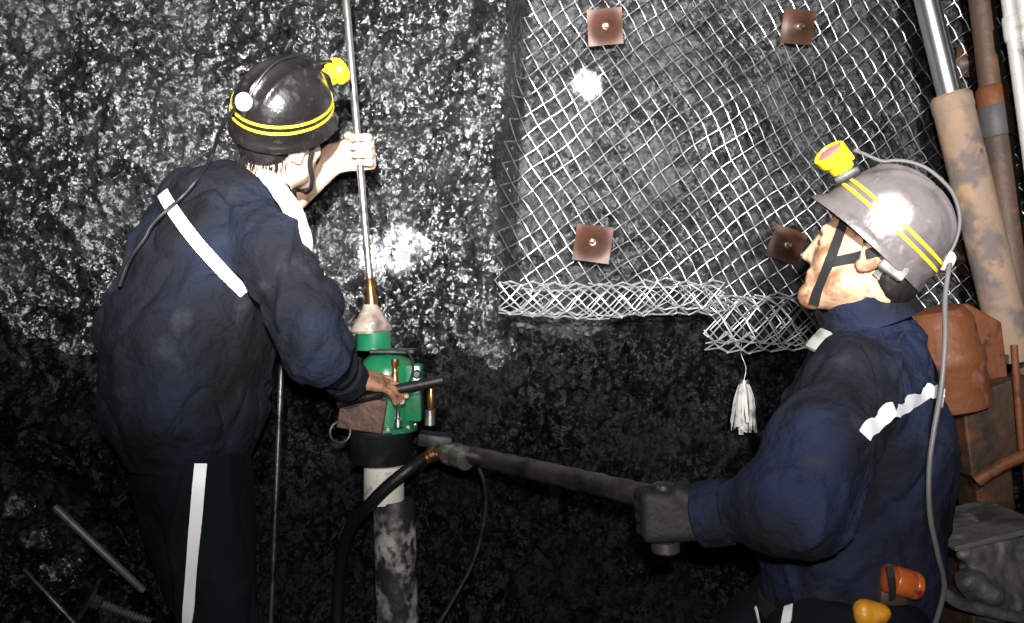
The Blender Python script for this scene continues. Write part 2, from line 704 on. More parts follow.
M['leg_scaled'] = mat('scaled_leg', (.018, .018, .019), .5, .0, mix=[((.42, .41, .39), 13, .50, .66, 8, (1, 1, .7)), ((.02, .02, .02), 45, .48, .62)], bump=[(30, .004)])
M['leg_white'] = mat('cream_leg_head', (.72, .70, .62), .5, mix=[((.20, .18, .15), 26, .58, .72)])
M['prop_tan'] = mat('dusty_tan_prop', (.30, .21, .15), .75, 0, .3, mix=[((.16, .13, .12), 9, .48, .58), ((.38, .24, .14), 16, .55, .7), ((.05, .035, .03), 12, .66, .74)], bump=[(45, .003)])
M['prop_brown'] = mat('brown_prop', (.10, .06, .04), .6, .1, mix=[((.26, .10, .04), 14, .55, .68), ((.05, .045, .04), 8, .5, .65)], bump=[(45, .003)])
M['collar_grey'] = mat('grey_prop_collar', (.085, .08, .08), .6, .2, bump=[(50, .002)])
M['prop_white'] = mat('galvanised_prop', (.62, .60, .56), .45, .3, mix=[((.30, .24, .18), 16, .55, .7)], bump=[(40, .002)])
M['rust'] = mat('orange_rust', (.16, .052, .015), .65, .1, mix=[((.15, .045, .015), 9, .48, .62), ((.02, .012, .01), 11, .60, .68), ((.24, .11, .07), 20, .6, .72)], bump=[(40, .004)])
M['rust_dark'] = mat('dark_rust', (.055, .03, .018), .65, .2, mix=[((.14, .05, .02), 9, .55, .68), ((.02, .016, .014), 13, .5, .65)], bump=[(40, .004)])
M['slab'] = mat('dusty_grey_steel', (.16, .155, .16), .55, .3, mix=[((.05, .05, .05), 9, .46, .6), ((.34, .33, .33), 22, .58, .74)], bump=[(28, .008)])
M['pouch_orange'] = mat('orange_pouch', (.42, .09, .02), .3, mix=[((.12, .02, .01), 22, .5, .62)], bump=[(30, .006)])
M['pouch_yellow'] = mat('amber_pouch', (.60, .26, .02), .4, mix=[((.25, .08, .01), 22, .55, .7)], bump=[(30, .006)])
M['paper'] = mat('white_paper', (.8, .8, .82), .7)
M['tassel'] = mat('pale_frayed_strips', (.60, .60, .56), .6, mix=[((.25, .24, .21), 40, .5, .7)])
M['bar_grey'] = mat('dull_grey_bar', (.16, .165, .165), .5, .5, mix=[((.06, .06, .06), 20, .5, .7)])

# ------------------------------------------------------------------ camera
cd = bpy.data.cameras.new('camera')
cam = bpy.data.objects.new('camera', cd)
COL.objects.link(cam)
cam.location = (0, 0, CAM_Z)
cam.rotation_euler = (math.radians(90), 0, 0)
cd.sensor_width = 36
cd.lens = 36 * FPX / 1024
cd.clip_start = .02
SC.camera = cam
vs = SC.view_settings
vs.view_transform = 'Standard'
vs.look = 'None'
vs.gamma = 1
vs.exposure = 0
vs.use_curve_mapping = False
w = bpy.data.worlds.new('world')
SC.world = w
w.use_nodes = True
w.node_tree.nodes['Background'].inputs[0].default_value = (.75, .8, 1, 1)
w.node_tree.nodes['Background'].inputs[1].default_value = .006


# ------------------------------------------------------------------ the setting
def sstep(a, b, x):
    t = np.clip((x - a) / (b - a), 0, 1)
    return t * t * (3 - 2 * t)


def wall_y(x, z):
    """depth of the coal face"""
    y = 2.52 + .05 * fbm(x * 1.6, z * 1.6, x * 0, 3)
    edge = -.035 + .03 * fbm(z * 3, z * 0, z * 0 + 4, 2)
    hi = sstep(1.05, 1.45, z)
    y = y - hi * .05 * np.exp(-((x - edge + .06) / .10) ** 2)
    y = y + hi * .17 * sstep(edge, edge + .07, x) * (1 - .35 * sstep(edge + .1, edge + .7, x))
    y = y + .05 * sstep(1.28, 1.0, z) * sstep(-.05, .2, x)
    y = y - .10 * sstep(.9, .1, z)
    return y


def heightgrid(nx, nz, x0, x1, z0, z1):
    xs, zs = np.linspace(x0, x1, nx), np.linspace(z0, z1, nz)
    return np.meshgrid(xs, zs, indexing='ij')


def grid_faces(nx, nz):
    i, j = np.meshgrid(np.arange(nx - 1), np.arange(nz - 1), indexing='ij')
    a = (i * nz + j).ravel()
    return np.stack([a, a + nz, a + nz + 1, a + 1], 1)


def grid_obj(name, X, Y, Z, mats, sel=None, smooth=True):
    nx, nz = X.shape
    v = np.stack([X.ravel(), Y.ravel(), Z.ravel()], 1)
    q = grid_faces(nx, nz)
    me = bpy.data.meshes.new(name)
    me.vertices.add(len(v))
    me.vertices.foreach_set('co', v.astype(np.float32).ravel())
    me.loops.add(len(q) * 4)
    me.loops.foreach_set('vertex_index', q.astype(np.int32).ravel())
    me.polygons.add(len(q))
    me.polygons.foreach_set('loop_start', np.arange(0, len(q) * 4, 4, dtype=np.int32))
    me.polygons.foreach_set('loop_total', np.full(len(q), 4, np.int32))
    me.update(calc_edges=True)
    me.validate()
    for m_ in mats:
        me.materials.append(m_)
    if sel is not None:
        c = v[q].mean(1)
        me.polygons.foreach_set('material_index', sel(c).astype(np.int32))
    me.polygons.foreach_set('use_smooth', [smooth] * len(me.polygons))
    o = bpy.data.objects.new(name, me)
    COL.objects.link(o)
    return o


X, Z = heightgrid(640, 390, -2.3, 2.2, -.15, 2.75)
Y = wall_y(X, Z) + facets(X, Z, .055, .010, 1) + facets(X + .3, Z + .7, .021, .0035, 2) + .016 * fbm(X * 7, Z * 7, X * 0 + 2, 4)
jit = noise3(X * 14, Z * 14, X * 0)


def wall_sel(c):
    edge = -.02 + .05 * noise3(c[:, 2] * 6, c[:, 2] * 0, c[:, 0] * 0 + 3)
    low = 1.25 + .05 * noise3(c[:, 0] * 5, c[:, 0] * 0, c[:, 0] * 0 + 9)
    dull = c[:, 2] < 1.16 + .22 * noise3(c[:, 0] * 3, c[:, 2] * 3, c[:, 0] * 0 + 5) + .10 * noise3(c[:, 0] * 16, c[:, 2] * 16, c[:, 0] * 0)  # mask of the duller coal: painted lamp falloff low on the face
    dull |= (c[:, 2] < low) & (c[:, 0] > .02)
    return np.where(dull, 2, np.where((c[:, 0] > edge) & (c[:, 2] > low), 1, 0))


wall = grid_obj('wall_back', X, Y, Z, [M['coal'], M['rock'], M['coal_falloff']], wall_sel)
tag(wall, 'black glistening coal face behind the two miners', 'wall', kind='structure')


def floor_z(x, y):
    x, y = np.asarray(x, float), np.asarray(y, float)
    heap = .78 * np.exp(-(((x + 1.50) / .42) ** 2 + ((y - 2.45) / .42) ** 2))
    toe = .22 * sstep(2.0, 2.7, y)
    right = .25 * np.exp(-(((x - 1.5) / .5) ** 2 + ((y - 2.4) / .4) ** 2))
    return heap + toe + right + .025 * fbm(x * 4, y * 4, x * 0 + 7, 3)


FX, FY = heightgrid(300, 260, -2.3, 2.2, -.6, 2.75)
FZ = floor_z(FX, FY) + facets(FX, FY, .06, .012, 5) + facets(FX, FY, .025, .004, 6)
floor = grid_obj('floor', FX, FY, FZ, [M['rubble']])
tag(floor, 'black coal rubble floor heaped against the face at left', 'floor', kind='structure')

CX, CY = heightgrid(160, 130, -2.3, 2.2, -.6, 2.75)
CZ = 2.66 + .05 * fbm(CX * 2, CY * 2, CX * 0 + 1, 4) + facets(CX, CY, .12, .012, 8)
ceil = grid_obj('ceiling', CX, CY, CZ, [M['rubble']])
tag(ceil, 'dark coal roof above the miners', 'ceiling', kind='structure')


def floor_hit(px, py):
    d = P(px, py, 1.0) - V(0, 0, CAM_Z)
    for t in np.arange(1.2, 2.8, .01):
        q = V(0, 0, CAM_Z) + d * t
        if q[2] < floor_z(q[0], q[1]) + .012 or q[1] > wall_y(q[0], q[2]) - .02:
            return q
    return q


# ------------------------------------------------------------------ chain-link mesh on the face
def mesh_wires():
    mb = MB()
    R_ = .0020
    a = V(.0275, -.0425)
    b = V(.034, .0275)
    O = V(.016, 2.10)            # top-left corner on the face (x, z)
    nw = 60

    def place(i, p, lift):
        x, z = p
        sx = sstep(.2, 1.0, x)
        x2 = x + .018 * fbm(x * 2.2, z * 2.2, 3.3, 2) + .006 * noise3(x * 12, z * 12, 1.0)
        z2 = z + .022 * fbm(x * 1.8 + 9, z * 2.0, 6.1, 2) - .05 * sx + .006 * noise3(x * 12, z * 12, 7.0)
        y = float(wall_y(np.array(x2), np.array(z2))) - .065 - .03 * float(noise3(x * 4.0, z * 4.0, 11.0))
        return V(x2, y + lift, z2)
    for i in range(nw):
        base = O + (i // 2) * (a + b) + (a if i % 2 else 0)
        pts = []
        k = -12
        while True:
            p = base + k * (a - b)
            if p[1] < 1.36 + .02 * noise3(p[0] * 5, 0.0, 0.0) or k > 60:
                break
            if p[1] < 2.50:
                q = p + a
                pts += [place(i, p, 0), place(i, p + a * .5, -.0045), place(i, q, 0), place(i, q - b * .5, .0045)]
            k += 1
        if len(pts) > 3:
            mb.tube(pts, R_, 5)
    return mb


def roll_wires(p0, p1, rad, turns, n_along, flat, seed, step):
    """the lower edge of the mesh, folded and rolled up"""
    mb = MB()
    p0, p1 = np.asarray(p0, float), np.asarray(p1, float)
    ax = unit(p1 - p0)
    Ln = np.linalg.norm(p1 - p0)
    u = unit(np.cross(ax, V(0, 0, 1)))
    if u[1] > 0:
        u = -u
    w_ = np.cross(ax, u)
    n = int(Ln / step)
    for i in range(n):
        pts = []
        m = n_along
        for k in range(m):
            t = k / (m - 1)
            ang = -1.7 + t * turns * 2 * math.pi
            r = rad * (.72 + .33 * t) + .013 * noise3(i * .35, k * .5, seed * 1.0)
            s_ = (i + (1.0 if (k + i) % 2 else 0)) * step
            off = ax * s_ + u * r * math.cos(ang) * flat + w_ * r * math.sin(ang)
            sag = V(0, 0, -.010 * math.sin(s_ * 6 + seed))
            pts.append(p0 + off + sag)
        mb.tube(pts, .0027, 6)
    return mb


panel_o = empty('chain_link_mesh', P(700, 290, 2.6))
tag(panel_o, 'galvanised chain-link mesh pinned over the face with its lower edge rolled up', 'wire mesh')
mesh_wires().build('mesh_panel', M['wire'], panel_o)
roll_wires(P(499, 296, 2.44), P(722, 300, 2.44), .056, 1.6, 15, .7, 1, .034).build('rolled_edge', M['wire_bright'], panel_o)
roll_wires(P(708, 316, 2.43), P(870, 330, 2.43), .088, 1.7, 21, .55, 2, .034).build('rolled_corner', M['wire_bright'], panel_o)


# ------------------------------------------------------------------ rock bolts with plates
def rock_bolt(px, py, d, size, rot, nrm, label, first=None):
    n = unit(nrm)
    if first is None:
        o = empty('rock_bolt', (0, 0, 0))
        # plate in local XZ, facing -Y
        N_ = 14
        vs_, fs_ = [], []
        for s_ in (0, 1):
            for i in range(N_ + 1):
                for j in range(N_ + 1):
                    x, z = (i / N_ - .5), (j / N_ - .5)
                    r = math.hypot(x, z)
                    dome = .24 * math.exp(-(r / .30) ** 2)
                    vs_.append((x, -dome - (.0 if s_ else .05), z))
        K = (N_ + 1) ** 2
        for s_ in (0, 1):
            for i in range(N_):
                for j in range(N_):
                    q = (i * (N_ + 1) + j, (i + 1) * (N_ + 1) + j, (i + 1) * (N_ + 1) + j + 1, i * (N_ + 1) + j + 1)
                    q = tuple(k + s_ * K for k in q)
                    fs_.append(q if s_ == 0 else q[::-1])
        rim = [(i, 0) for i in range(N_)] + [(N_, j) for j in range(N_)] + [(i, N_) for i in range(N_, 0, -1)] + [(0, j) for j in range(N_, 0, -1)]
        rim = [i * (N_ + 1) + j for i, j in rim]
        for k in range(len(rim)):
            p, q = rim[k], rim[(k + 1) % len(rim)]
            fs_.append((q, p, p + K, q + K))
        pl = MB().add(vs_, fs_).build('plate', M['plate'])
        pl.parent = o
        nut = MB().lathe((0, -.26, 0), (0, -1, 0), [(.10, 0), (.10, .02), (.065, .03)], 24).build('washer', M['plate_grey'])
        nut.parent = o
        nu = MB().lathe((0, -.27, 0), (0, -1, 0), [(.066, 0), (.066, .11), (.05, .13)], 6).build('nut', M['plate_grey'], smooth=False)
        nu.parent = o
        st = MB().tube([(0, .6, 0), (0, -.52, 0)], .045, 10).build('bolt_end', M['plate_grey'])
        st.parent = o
    else:
        o = first.copy()
        COL.objects.link(o)
        for ch in list(first.children):
            c = ch.copy()
            COL.objects.link(c)
            c.parent = o
    yax = -Vector(n)
    zax = Vector((0, 0, 1))
    xax = yax.cross(zax).normalized()
    zax = xax.cross(yax)
    Rm = Matrix((xax, yax, zax)).transposed().to_4x4() @ Matrix.Rotation(rot, 4, 'Y')
    o.matrix_world = Matrix.Translation(Vector(P(px, py, d))) @ Rm @ Matrix.Scale(size, 4)
    tag(o, label, 'rock bolt', 'rock bolts holding the mesh')
    return o


rb = rock_bolt(593, 244, 2.555, .118, math.radians(8), (-.15, -1, .1), 'rusty square bolt plate just above the rolled mesh edge at left')
rock_bolt(605, 27, 2.57, .112, math.radians(-4), (-.05, -1, -.25), 'rusty bolt plate high on the mesh above the bright lamp spot', rb)
rock_bolt(797, 27, 2.58, .105, math.radians(3), (.05, -1, -.3), 'brown domed bolt plate high on the mesh, above the grey helmet', rb)
rock_bolt(786, 245, 2.55, .105, math.radians(20), (-.1, -1, -.1), 'dark brown bolt plate right in front of the helmeted face in profile', rb)
rock_bolt(970, 62, 2.60, .10, math.radians(5), (.0, -1, -.1), 'dim bolt plate seen between the chrome prop and the brown prop', rb)
rock_bolt(963, 258, 2.60, .10, math.radians(-8), (.0, -1, -.1), 'dark bolt plate behind the back of the grey helmet', rb)

# ------------------------------------------------------------------ hanging tassel
tz = empty('hanging_tassel', P(745, 350, 2.45))
tag(tz, 'pale frayed tassel hanging on a wire below the mesh corner', 'tassel')
MB().tube(spline([P(744, 330, 2.5), P(741, 352, 2.46), P(746, 368, 2.45), P(743, 384, 2.45)], 5), .0016, 6).build('wire', M['wire'], tz)
mb = MB()
for i in range(46):
    a_ = random.random() * 6.28
    r_ = math.sqrt(random.random())
    top = P(744, 381, 2.45) + V(math.cos(a_), math.sin(a_), 0) * .010 * r_
    mid = P(744, 398, 2.45) + V(math.cos(a_), math.sin(a_), 0) * .030 * r_
    bot = P(744 + random.uniform(-3, 3), 428 + random.uniform(-8, 7), 2.45) + V(math.cos(a_), math.sin(a_), 0) * .036 * r_
    q = spline([top, mid, bot], 4)
    mb.ribbon(q, [V(math.cos(a_), math.sin(a_), .2)] * len(q), .009, .0012)
mb.build('frayed_strips', M['tassel'], tz)
MB().tube([P(744, 380, 2.45), P(744, 387, 2.45)], .015, 14).build('binding', M['wire'], tz)

# ------------------------------------------------------------------ props and machinery at the right
def prop(name, label, a, b, parts, n=28):
    """a, b: bottom and top on the axis; parts: (part name, material, [(r, t)...])"""
    a, b = np.asarray(a, float), np.asarray(b, float)
    o = empty(name, a)
    ax = b - a
    Ln = np.linalg.norm(ax)
    for nm, m_, prof in parts:
        MB().lathe(a, ax, [(r, t * Ln) for r, t in prof], n).build(nm, m_, o)
    tag(o, label, 'prop', 'roof props beside the mesh')
    return o


def axis_pts(x0, y0, x1, y1, d, zlo, zhi):
    p, q = P(x0, y0, d), P(x1, y1, d)
    dr = (q - p) / (q[2] - p[2])
    return p + dr * (zlo - p[2]), p + dr * (zhi - p[2])


lo, hi = axis_pts(1000, 300, 927, 0, 2.30, 1.16, 2.60)
T = lambda py, d=2.30: ((CAM_Z + (311.5 - py) * d / FPX) - lo[2]) / (hi[2] - lo[2])
prop('hydraulic_prop', 'leaning prop with bright chrome upper rod and dusty tan barrel', lo, hi, [
    ('barrel', M['prop_tan'], [(.050, 0), (.054, .01), (.054, T(104)), (.050, T(99))]),
    ('gland_ring', M['prop_tan'], [(.0535, T(112)), (.056, T(110)), (.056, T(98)), (.047, T(94))]),
    ('chrome_rod', M['chrome'], [(.033, T(100)), (.033, .97)]),
    ('head_plate', M['prop_brown'], [(.06, .965), (.06, 1.0)])])
lo, hi = axis_pts(1019, 320, 981, 0, 2.42, .62, 2.60)
T2 = lambda py: ((CAM_Z + (311.5 - py) * 2.42 / FPX) - lo[2]) / (hi[2] - lo[2])
prop('brown_prop', 'narrow brown rust-streaked prop just right of the chrome prop', lo, hi, [
    ('barrel', M['prop_brown'], [(.040, 0), (.040, T2(140)), (.036, T2(135))]),
    ('collar', M['collar_grey'], [(.044, T2(137)), (.047, T2(135)), (.047, T2(108)), (.044, T2(106))]),
    ('upper_collar', M['rust'], [(.043, T2(108)), (.045, T2(106)), (.045, T2(90)), (.036, T2(86))]),
    ('inner_tube', M['prop_brown'], [(.034, T2(90)), (.034, .98)])])
lo, hi = axis_pts(1031, 170, 1008, 0, 2.2, .7, 2.62)
prop('galvanised_prop', 'pale galvanised prop next to the brown prop, left of the two pale ones', lo, hi, [
    ('tube', M['prop_white'], [(.017, 0), (.017, 1)]), ('joint_ring', M['prop_white'], [(.02, .7), (.022, .705), (.022, .73), (.02, .735)])])
lo, hi = axis_pts(1047, 170, 1022, 0, 2.2, .7, 2.62)
prop('galvanised_prop', 'second pale galvanised prop, rightmost at the edge of the view', lo, hi, [
    ('tube', M['prop_white'], [(.017, 0), (.017, 1)]), ('joint_ring', M['prop_white'], [(.02, .7), (.022, .705), (.022, .73), (.02, .735)])])

# rusty shield housing under the props
ho = empty('rusty_housing', P(975, 623, 2.15))
tag(ho, 'orange rusted steel housing below the tan prop, behind the crouching back', 'machine housing')


def prism(mb, outline, d0, d1, bev=None):
    """outline in front-view coordinates, given real depth"""
    n = len(outline)
    f_ = [P(x, y, d0) for x, y in outline]
    k = [P(x, y, d0) + V(0, d1 - d0, 0) for x, y in outline]
    vs_ = f_ + k
    fs_ = [tuple(range(n)), tuple(range(2 * n - 1, n - 1, -1))]
    for i in range(n):
        j = (i + 1) % n
        fs_.append((i, i + n, j + n, j))
    return mb.add(vs_, fs_)


def bevel_mod(o, wdt=.006, seg=2):
    md = o.modifiers.new('bevel', 'BEVEL')
    md.width = wdt
    md.segments = seg
    md.limit_method = 'ANGLE'
    return o


bx = [unit(V(.92, -.38, .06)), unit(V(.38, .92, 0)), None]
bx[2] = np.cross(bx[0], bx[1])
ax_h = unit(P(940, 310, 2.15) - P(962, 410, 2.15))
hb = MB().lathe(P(957, 412, 2.16), ax_h, [(.06, 0), (.088, .012), (.092, .03), (.092, .12), (.098, .13), (.098, .165), (.090, .175), (.088, .25), (.07, .28), (.03, .29)], 30)
hb.build('rusty_drum', M['rust'], ho)
o = bevel_mod(prism(MB(), [(938, 312), (968, 303), (1002, 322), (1012, 400), (976, 408), (972, 345)], 2.19, 2.34).build('side_shield', M['rust'], ho, smooth=False))
o = bevel_mod(prism(MB(), [(962, 398), (1012, 380), (1040, 376), (1040, 462), (972, 478)], 2.12, 2.30).build('dark_web_plate', M['rust_dark'], ho, smooth=False))
o = bevel_mod(prism(MB(), [(974, 470), (1012, 462), (1020, 560), (984, 565)], 2.14, 2.24).build('foot_column', M['rust_dark'], ho, smooth=False))
MB().tube(spline([P(976, 482, 2.08), P(1000, 466, 2.07), P(1032, 452, 2.06)], 5), .016, 12).build('flange_pipe', M['rust'], ho)
MB().tube(spline([P(1014, 345, 2.1), P(1018, 400, 2.1), P(1022, 452, 2.1)], 5), .009, 10).build('vertical_pipe', M['rust'], ho)
bz = bevel_mod(prism(MB(), [(950, 560), (1060, 552), (1060, 700), (960, 700)], 2.1, 2.28).build('base', M['rust_dark'], ho, smooth=False))

so = empty('steel_trough', P(1000, 623, 1.75))
tag(so, 'dusty grey steel trough end at the lower right corner', 'machine part')
sl = solid('trough_lip', [
    ('rc', P(962, 553, 1.74), P(1035, 534, 1.78), .016, .016, .015),
    ('rc', P(975, 563, 1.76), P(1040, 548, 1.8), .030, .034, .03),
    ('rc', P(985, 578, 1.76), P(1040, 568, 1.8), .034, .040, .03),
    ('rc', P(968, 582, 1.72), P(985, 594, 1.72), .026, .034, .02),
    ('rc', P(990, 604, 1.75), P(1040, 596, 1.8), .04, .05, .03)], M['slab'], .005, parent=so,
    disp=lambda v: .006 * fbm(v[:, 0] * 30, v[:, 1] * 30, v[:, 2] * 30, 3))
bevel_mod(prism(MB(), [(954, 547), (1048, 524), (1048, 530), (956, 552)], 1.72, 1.95).build('top_plate', M['slab'], so, smooth=False), .002)
MB().tube(spline([P(938, 588, 1.66), P(960, 603, 1.67), P(1000, 614, 1.68), P(1045, 622, 1.69)], 5), .013, 12).build('rail_pipe', M['slab'], so)
bevel_mod(prism(MB(), [(972, 600), (1060, 590), (1060, 900), (980, 900)], 1.74, 2.0).build('support_body', M['rust_dark'], so, smooth=False))

# ------------------------------------------------------------------ lower left: bars, bolt and lumps on the heap
def laid_bar(name, label, a, b, r, m_, cat, dz=.0):
    p, q = floor_hit(*a), floor_hit(*b)
    p, q = p + V(0, -.02, .01), q + V(0, -.02, .01)
    o = MB().tube([p, p + (q - p) * .02, q - (q - p) * .02, q], [r * .8, r, r, r * .8], 12).build(name, m_)
    set_origin(o, p)
    return tag(o, label, cat)


laid_bar('steel_bar', 'longer grey steel bar lying across the coal heap', (58, 508), (147, 592), .011, M['bar_grey'], 'steel bar')
laid_bar('steel_bar', 'thin dark bar lying lowest on the heap near the lower left corner', (28, 570), (82, 628), .008, M['steel_dark'], 'steel bar')

lump_defs = [(66, 567, .058, 'shiny wet coal lump between the two bars on the heap'),
             (44, 536, .045, 'dull coal lump just above the shiny wet lump'),
             (24, 505, .05, 'dull coal lump near the left end of the grey bar')]
for i, (px, py, r_, lab) in enumerate(lump_defs):
    c_ = floor_hit(px, py) + V(0, -.04, .012)
    o = solid('coal_lump', [('el', c_, np.eye(3), (r_ * 1.1, r_, r_ * .8), .01), ('el', c_ + V(r_ * .5, -.01, -.01), np.eye(3), (r_ * .7, r_ * .6, r_ * .6), .01)],
              M['lump'] if i == 0 else M['coal'], .005, disp=lambda v: facets(v[:, 0] * 1.0 + v[:, 1], v[:, 2], .022, .006, 9))
    set_origin(o, c_)
    tag(o, lab, 'coal')
# loose rock bolt lying on the heap
p, q = floor_hit(100, 597), floor_hit(146, 616)
p, q = p + V(0, -.05, .01), q + V(0, -.06, .02)
bo = empty('spare_rock_bolt', p)
tag(bo, 'loose threaded rock bolt with its plate lying at the foot of the heap', 'rock bolt')
mb = MB()
dr = unit(q - p)
Ln = np.linalg.norm(q - p) + .05
mb.lathe(p, dr, [(.010 + (.0025 if k % 2 else 0), k * .0045) for k in range(int(Ln / .0045))], 14)
mb.build('threaded_shank', M['steel'], bo)
e1 = unit(np.cross(dr, V(0, 0, 1)))
e2 = np.cross(dr, e1)
MB().box(p - dr * .005, (.012, .085, .085), (dr, unit(e1 + .4 * e2), unit(e2 - .4 * e1)), .004).build('plate', M['steel_dark'], bo)
MB().lathe(p + dr * .004, dr, [(.020, 0), (.020, .022), (.017, .026)], 6).build('nut', M['steel_dark'], bo, smooth=False)

# ------------------------------------------------------------------ the roof bolter
DD = 2.07
rod_lo, rod_hi = P(372, 306, DD), P(346, 0, DD)
rod_dir = unit(rod_hi - rod_lo)
rod_at = lambda py: rod_lo + rod_dir * ((306 - py) * DD / FPX / rod_dir[2])
rod_top = rod_lo + rod_dir * ((2.62 - rod_lo[2]) / rod_dir[2])
ro = empty('drill_rod', rod_lo)
tag(ro, 'long steel drill rod rising from the green drill to the roof', 'drill rod')
MB().tube([rod_at(285), rod_top], .0098, 16).build('shaft', M['steel'], ro)
MB().lathe(rod_at(309), rod_dir, [(.016, 0), (.017, .006), (.016, .03), (.0125, .042), (.0125, .075), (.010, .08)], 20).build('shank_adapter', M['brass'], ro)

dr_o = empty('roof_bolter', V(*(P(388, 470, DD)[:2]), 0.0))
tag(dr_o, 'green pneumatic roof bolter drill standing on its black leg between the miners', 'drill')
up = V(0, 0, 1)
nb = P(374, 349, DD)
S = DD / FPX
# chuck under the rod
mb = MB().lathe(P(372, 333, DD), unit(V(-.05, 0, 1)), [(.046, 0), (.052, .006), (.051, .014), (.046, .024), (.039, .036), (.034, .042), (.030, .052), (.023, .064), (.019, .074)], 30)
ck = mb.build('chuck', M['chuck'], dr_o)
# green neck
mb = MB().lathe(P(374, 350, DD), up, [(.046, 0), (.046, .006), (.0445, .008), (.0445, .046), (.042, .050), (.036, .052)], 32)
mb.build('gearbox_neck', M['green'], dr_o)
bevel_mod(MB().box(P(394, 351, DD - .01), (.115, .085, .012), None, .004).build('neck_flange', M['leg_black'], dr_o, smooth=False), .001)
# motor housing with a domed shoulder
mc = P(387, 430, DD)
h_ = (430 - 353) * S
mb = MB().lathe(mc, up, [(.078, 0), (.078, .010), (.071, .014), (.071, h_ * .55), (.072, h_ * .60), (.072, h_ * .72), (.068, h_ * .82), (.059, h_ * .91), (.045, h_ * .97), (.030, h_)], 36)
hs = mb.build('motor_housing', M['green'], dr_o)
for k in range(8):
    a_ = 2 * math.pi * k / 8 + .2
    c_ = mc + V(math.cos(a_) * .066, math.sin(a_) * .066, .008)
    under(hs, MB().lathe(c_ + V(math.cos(a_) * .006, math.sin(a_) * .006, 0), up, [(.0075, 0), (.0075, .009), (.005, .011)], 6).build('flange_bolt', M['steel'], smooth=False))
# valve block at the side
vb = MB().box(P(414, 392, DD - .01), (.045, .07, .145), None, .006).build('valve_block', M['green'], dr_o)
under(vb, MB().lathe(P(417, 374, DD - .046), V(0, -1, 0), [(.012, 0), (.012, .008), (.008, .012)], 6).build('valve_plug', M['steel_dark'], smooth=False))
bevel_mod(MB().box(P(362, 414, DD - .085), (.115, .012, .085), (V(1, 0, -.15), V(0, 1, 0), V(.15, 0, 1)), .003).build('side_bracket', M['bracket'], dr_o, smooth=False), .001)
# fittings
MB().lathe(P(395, 386, DD - .078), up, [(.010, 0), (.010, .03), (.007, .034), (.007, .05), (.010, .054), (.010, .066)], 14).build('brass_valve', M['brass'], dr_o)
MB().lathe(P(398, 427, DD - .083), up, [(.010, 0), (.010, .02), (.006, .024), (.006, .05), (.009, .054), (.009, .066)], 14).build('chrome_fitting', M['chrome'], dr_o)
MB().tube(spline([P(398, 403, DD - .08), P(397, 396, DD - .09), P(408, 385, DD - .085), P(413, 368, DD - .07), P(408, 352, DD - .06), P(396, 350, DD - .055)], 6), .0032, 8).build('pressure_hose', M['black'], dr_o)
bf = MB().lathe(P(431, 424, DD - .02), up, [(.012, 0), (.012, .035), (.008, .04), (.011, .052), (.011, .09), (.008, .1)], 14).build('hose_fitting', M['brass'], dr_o)
under(bf, MB().lathe(P(430, 425, DD - .021), up, [(.0135, 0), (.0135, .038)], 14).build('coupling_sleeve', M['steel']))
# throttle lever
lv = MB().tube([P(338, 404, DD - .10), P(384, 392, DD - .105), P(443, 380, DD - .11)], [.011, .0125, .013], 14).build('throttle_lever', M['black'], dr_o)
under(lv, MB().lathe(P(384, 392.5, DD - .105), unit(P(443, 380, DD) - P(384, 392, DD)), [(.0145, 0), (.0155, .004), (.0155, .014), (.013, .018)], 16).build('lever_ring', M['chrome']))
# shackle ring at the left
ring = []
for k in range(25):
    a_ = 2 * math.pi * k / 24
    ring.append(P(340, 432, DD - .1) + .025 * V(math.cos(a_), .25 * math.sin(a_), math.sin(a_)))
MB().tube(ring, .0034, 8).build('shackle_ring', M['steel_dark'], dr_o)
# lower body and leg
MB().lathe(P(381, 464, DD), up, [(.060, 0), (.076, .006), (.080, .012), (.080, .075), (.084, .08), (.084, .092)], 34).build('lower_body', M['leg_black'], dr_o)
lgx = P(385, 500, DD)
MB().lathe(P(384, 502, DD), up, [(.050, 0), (.052, .01), (.052, .094), (.056, .098), (.056, .106)], 30).build('leg_head', M['leg_white'], dr_o)
lt = P(394, 500, DD)
lb = V(P(404, 640, DD)[0], DD - .02, .03)
MB().lathe(lb, lt - lb, [(.05, 0), (.054, .01), (.054, np.linalg.norm(lt - lb) * .97), (.05, np.linalg.norm(lt - lb))], 34).build('air_leg', M['leg_scaled'], dr_o)
MB().lathe(V(lb[0], lb[1], float(floor_z(lb[0], lb[1])) - .01), up, [(.09, 0), (.09, .02), (.03, .05), (.02, .09)], 24).build('foot_spike', M['leg_black'], dr_o)
# air hose crossing the leg
ah = MB().tube(spline([P(424, 458, DD - .07), P(408, 470, DD - .10), P(388, 486, DD - .105), P(372, 502, DD - .09), P(354, 522, DD - .02), P(343, 550, DD + .06), P(338, 600, DD + .12), P(336, 720, DD + .12)], 7), .016, 14).build('air_hose', M['black'], dr_o)
MB().lathe(P(421, 461, DD - .068), unit(P(437, 452, DD - .07) - P(421, 461, DD - .07)), [(.017, 0), (.017, .024), (.021, .028), (.021, .042), (.016, .047), (.016, .062)], 16).build('copper_coupling', M['brass'], dr_o)
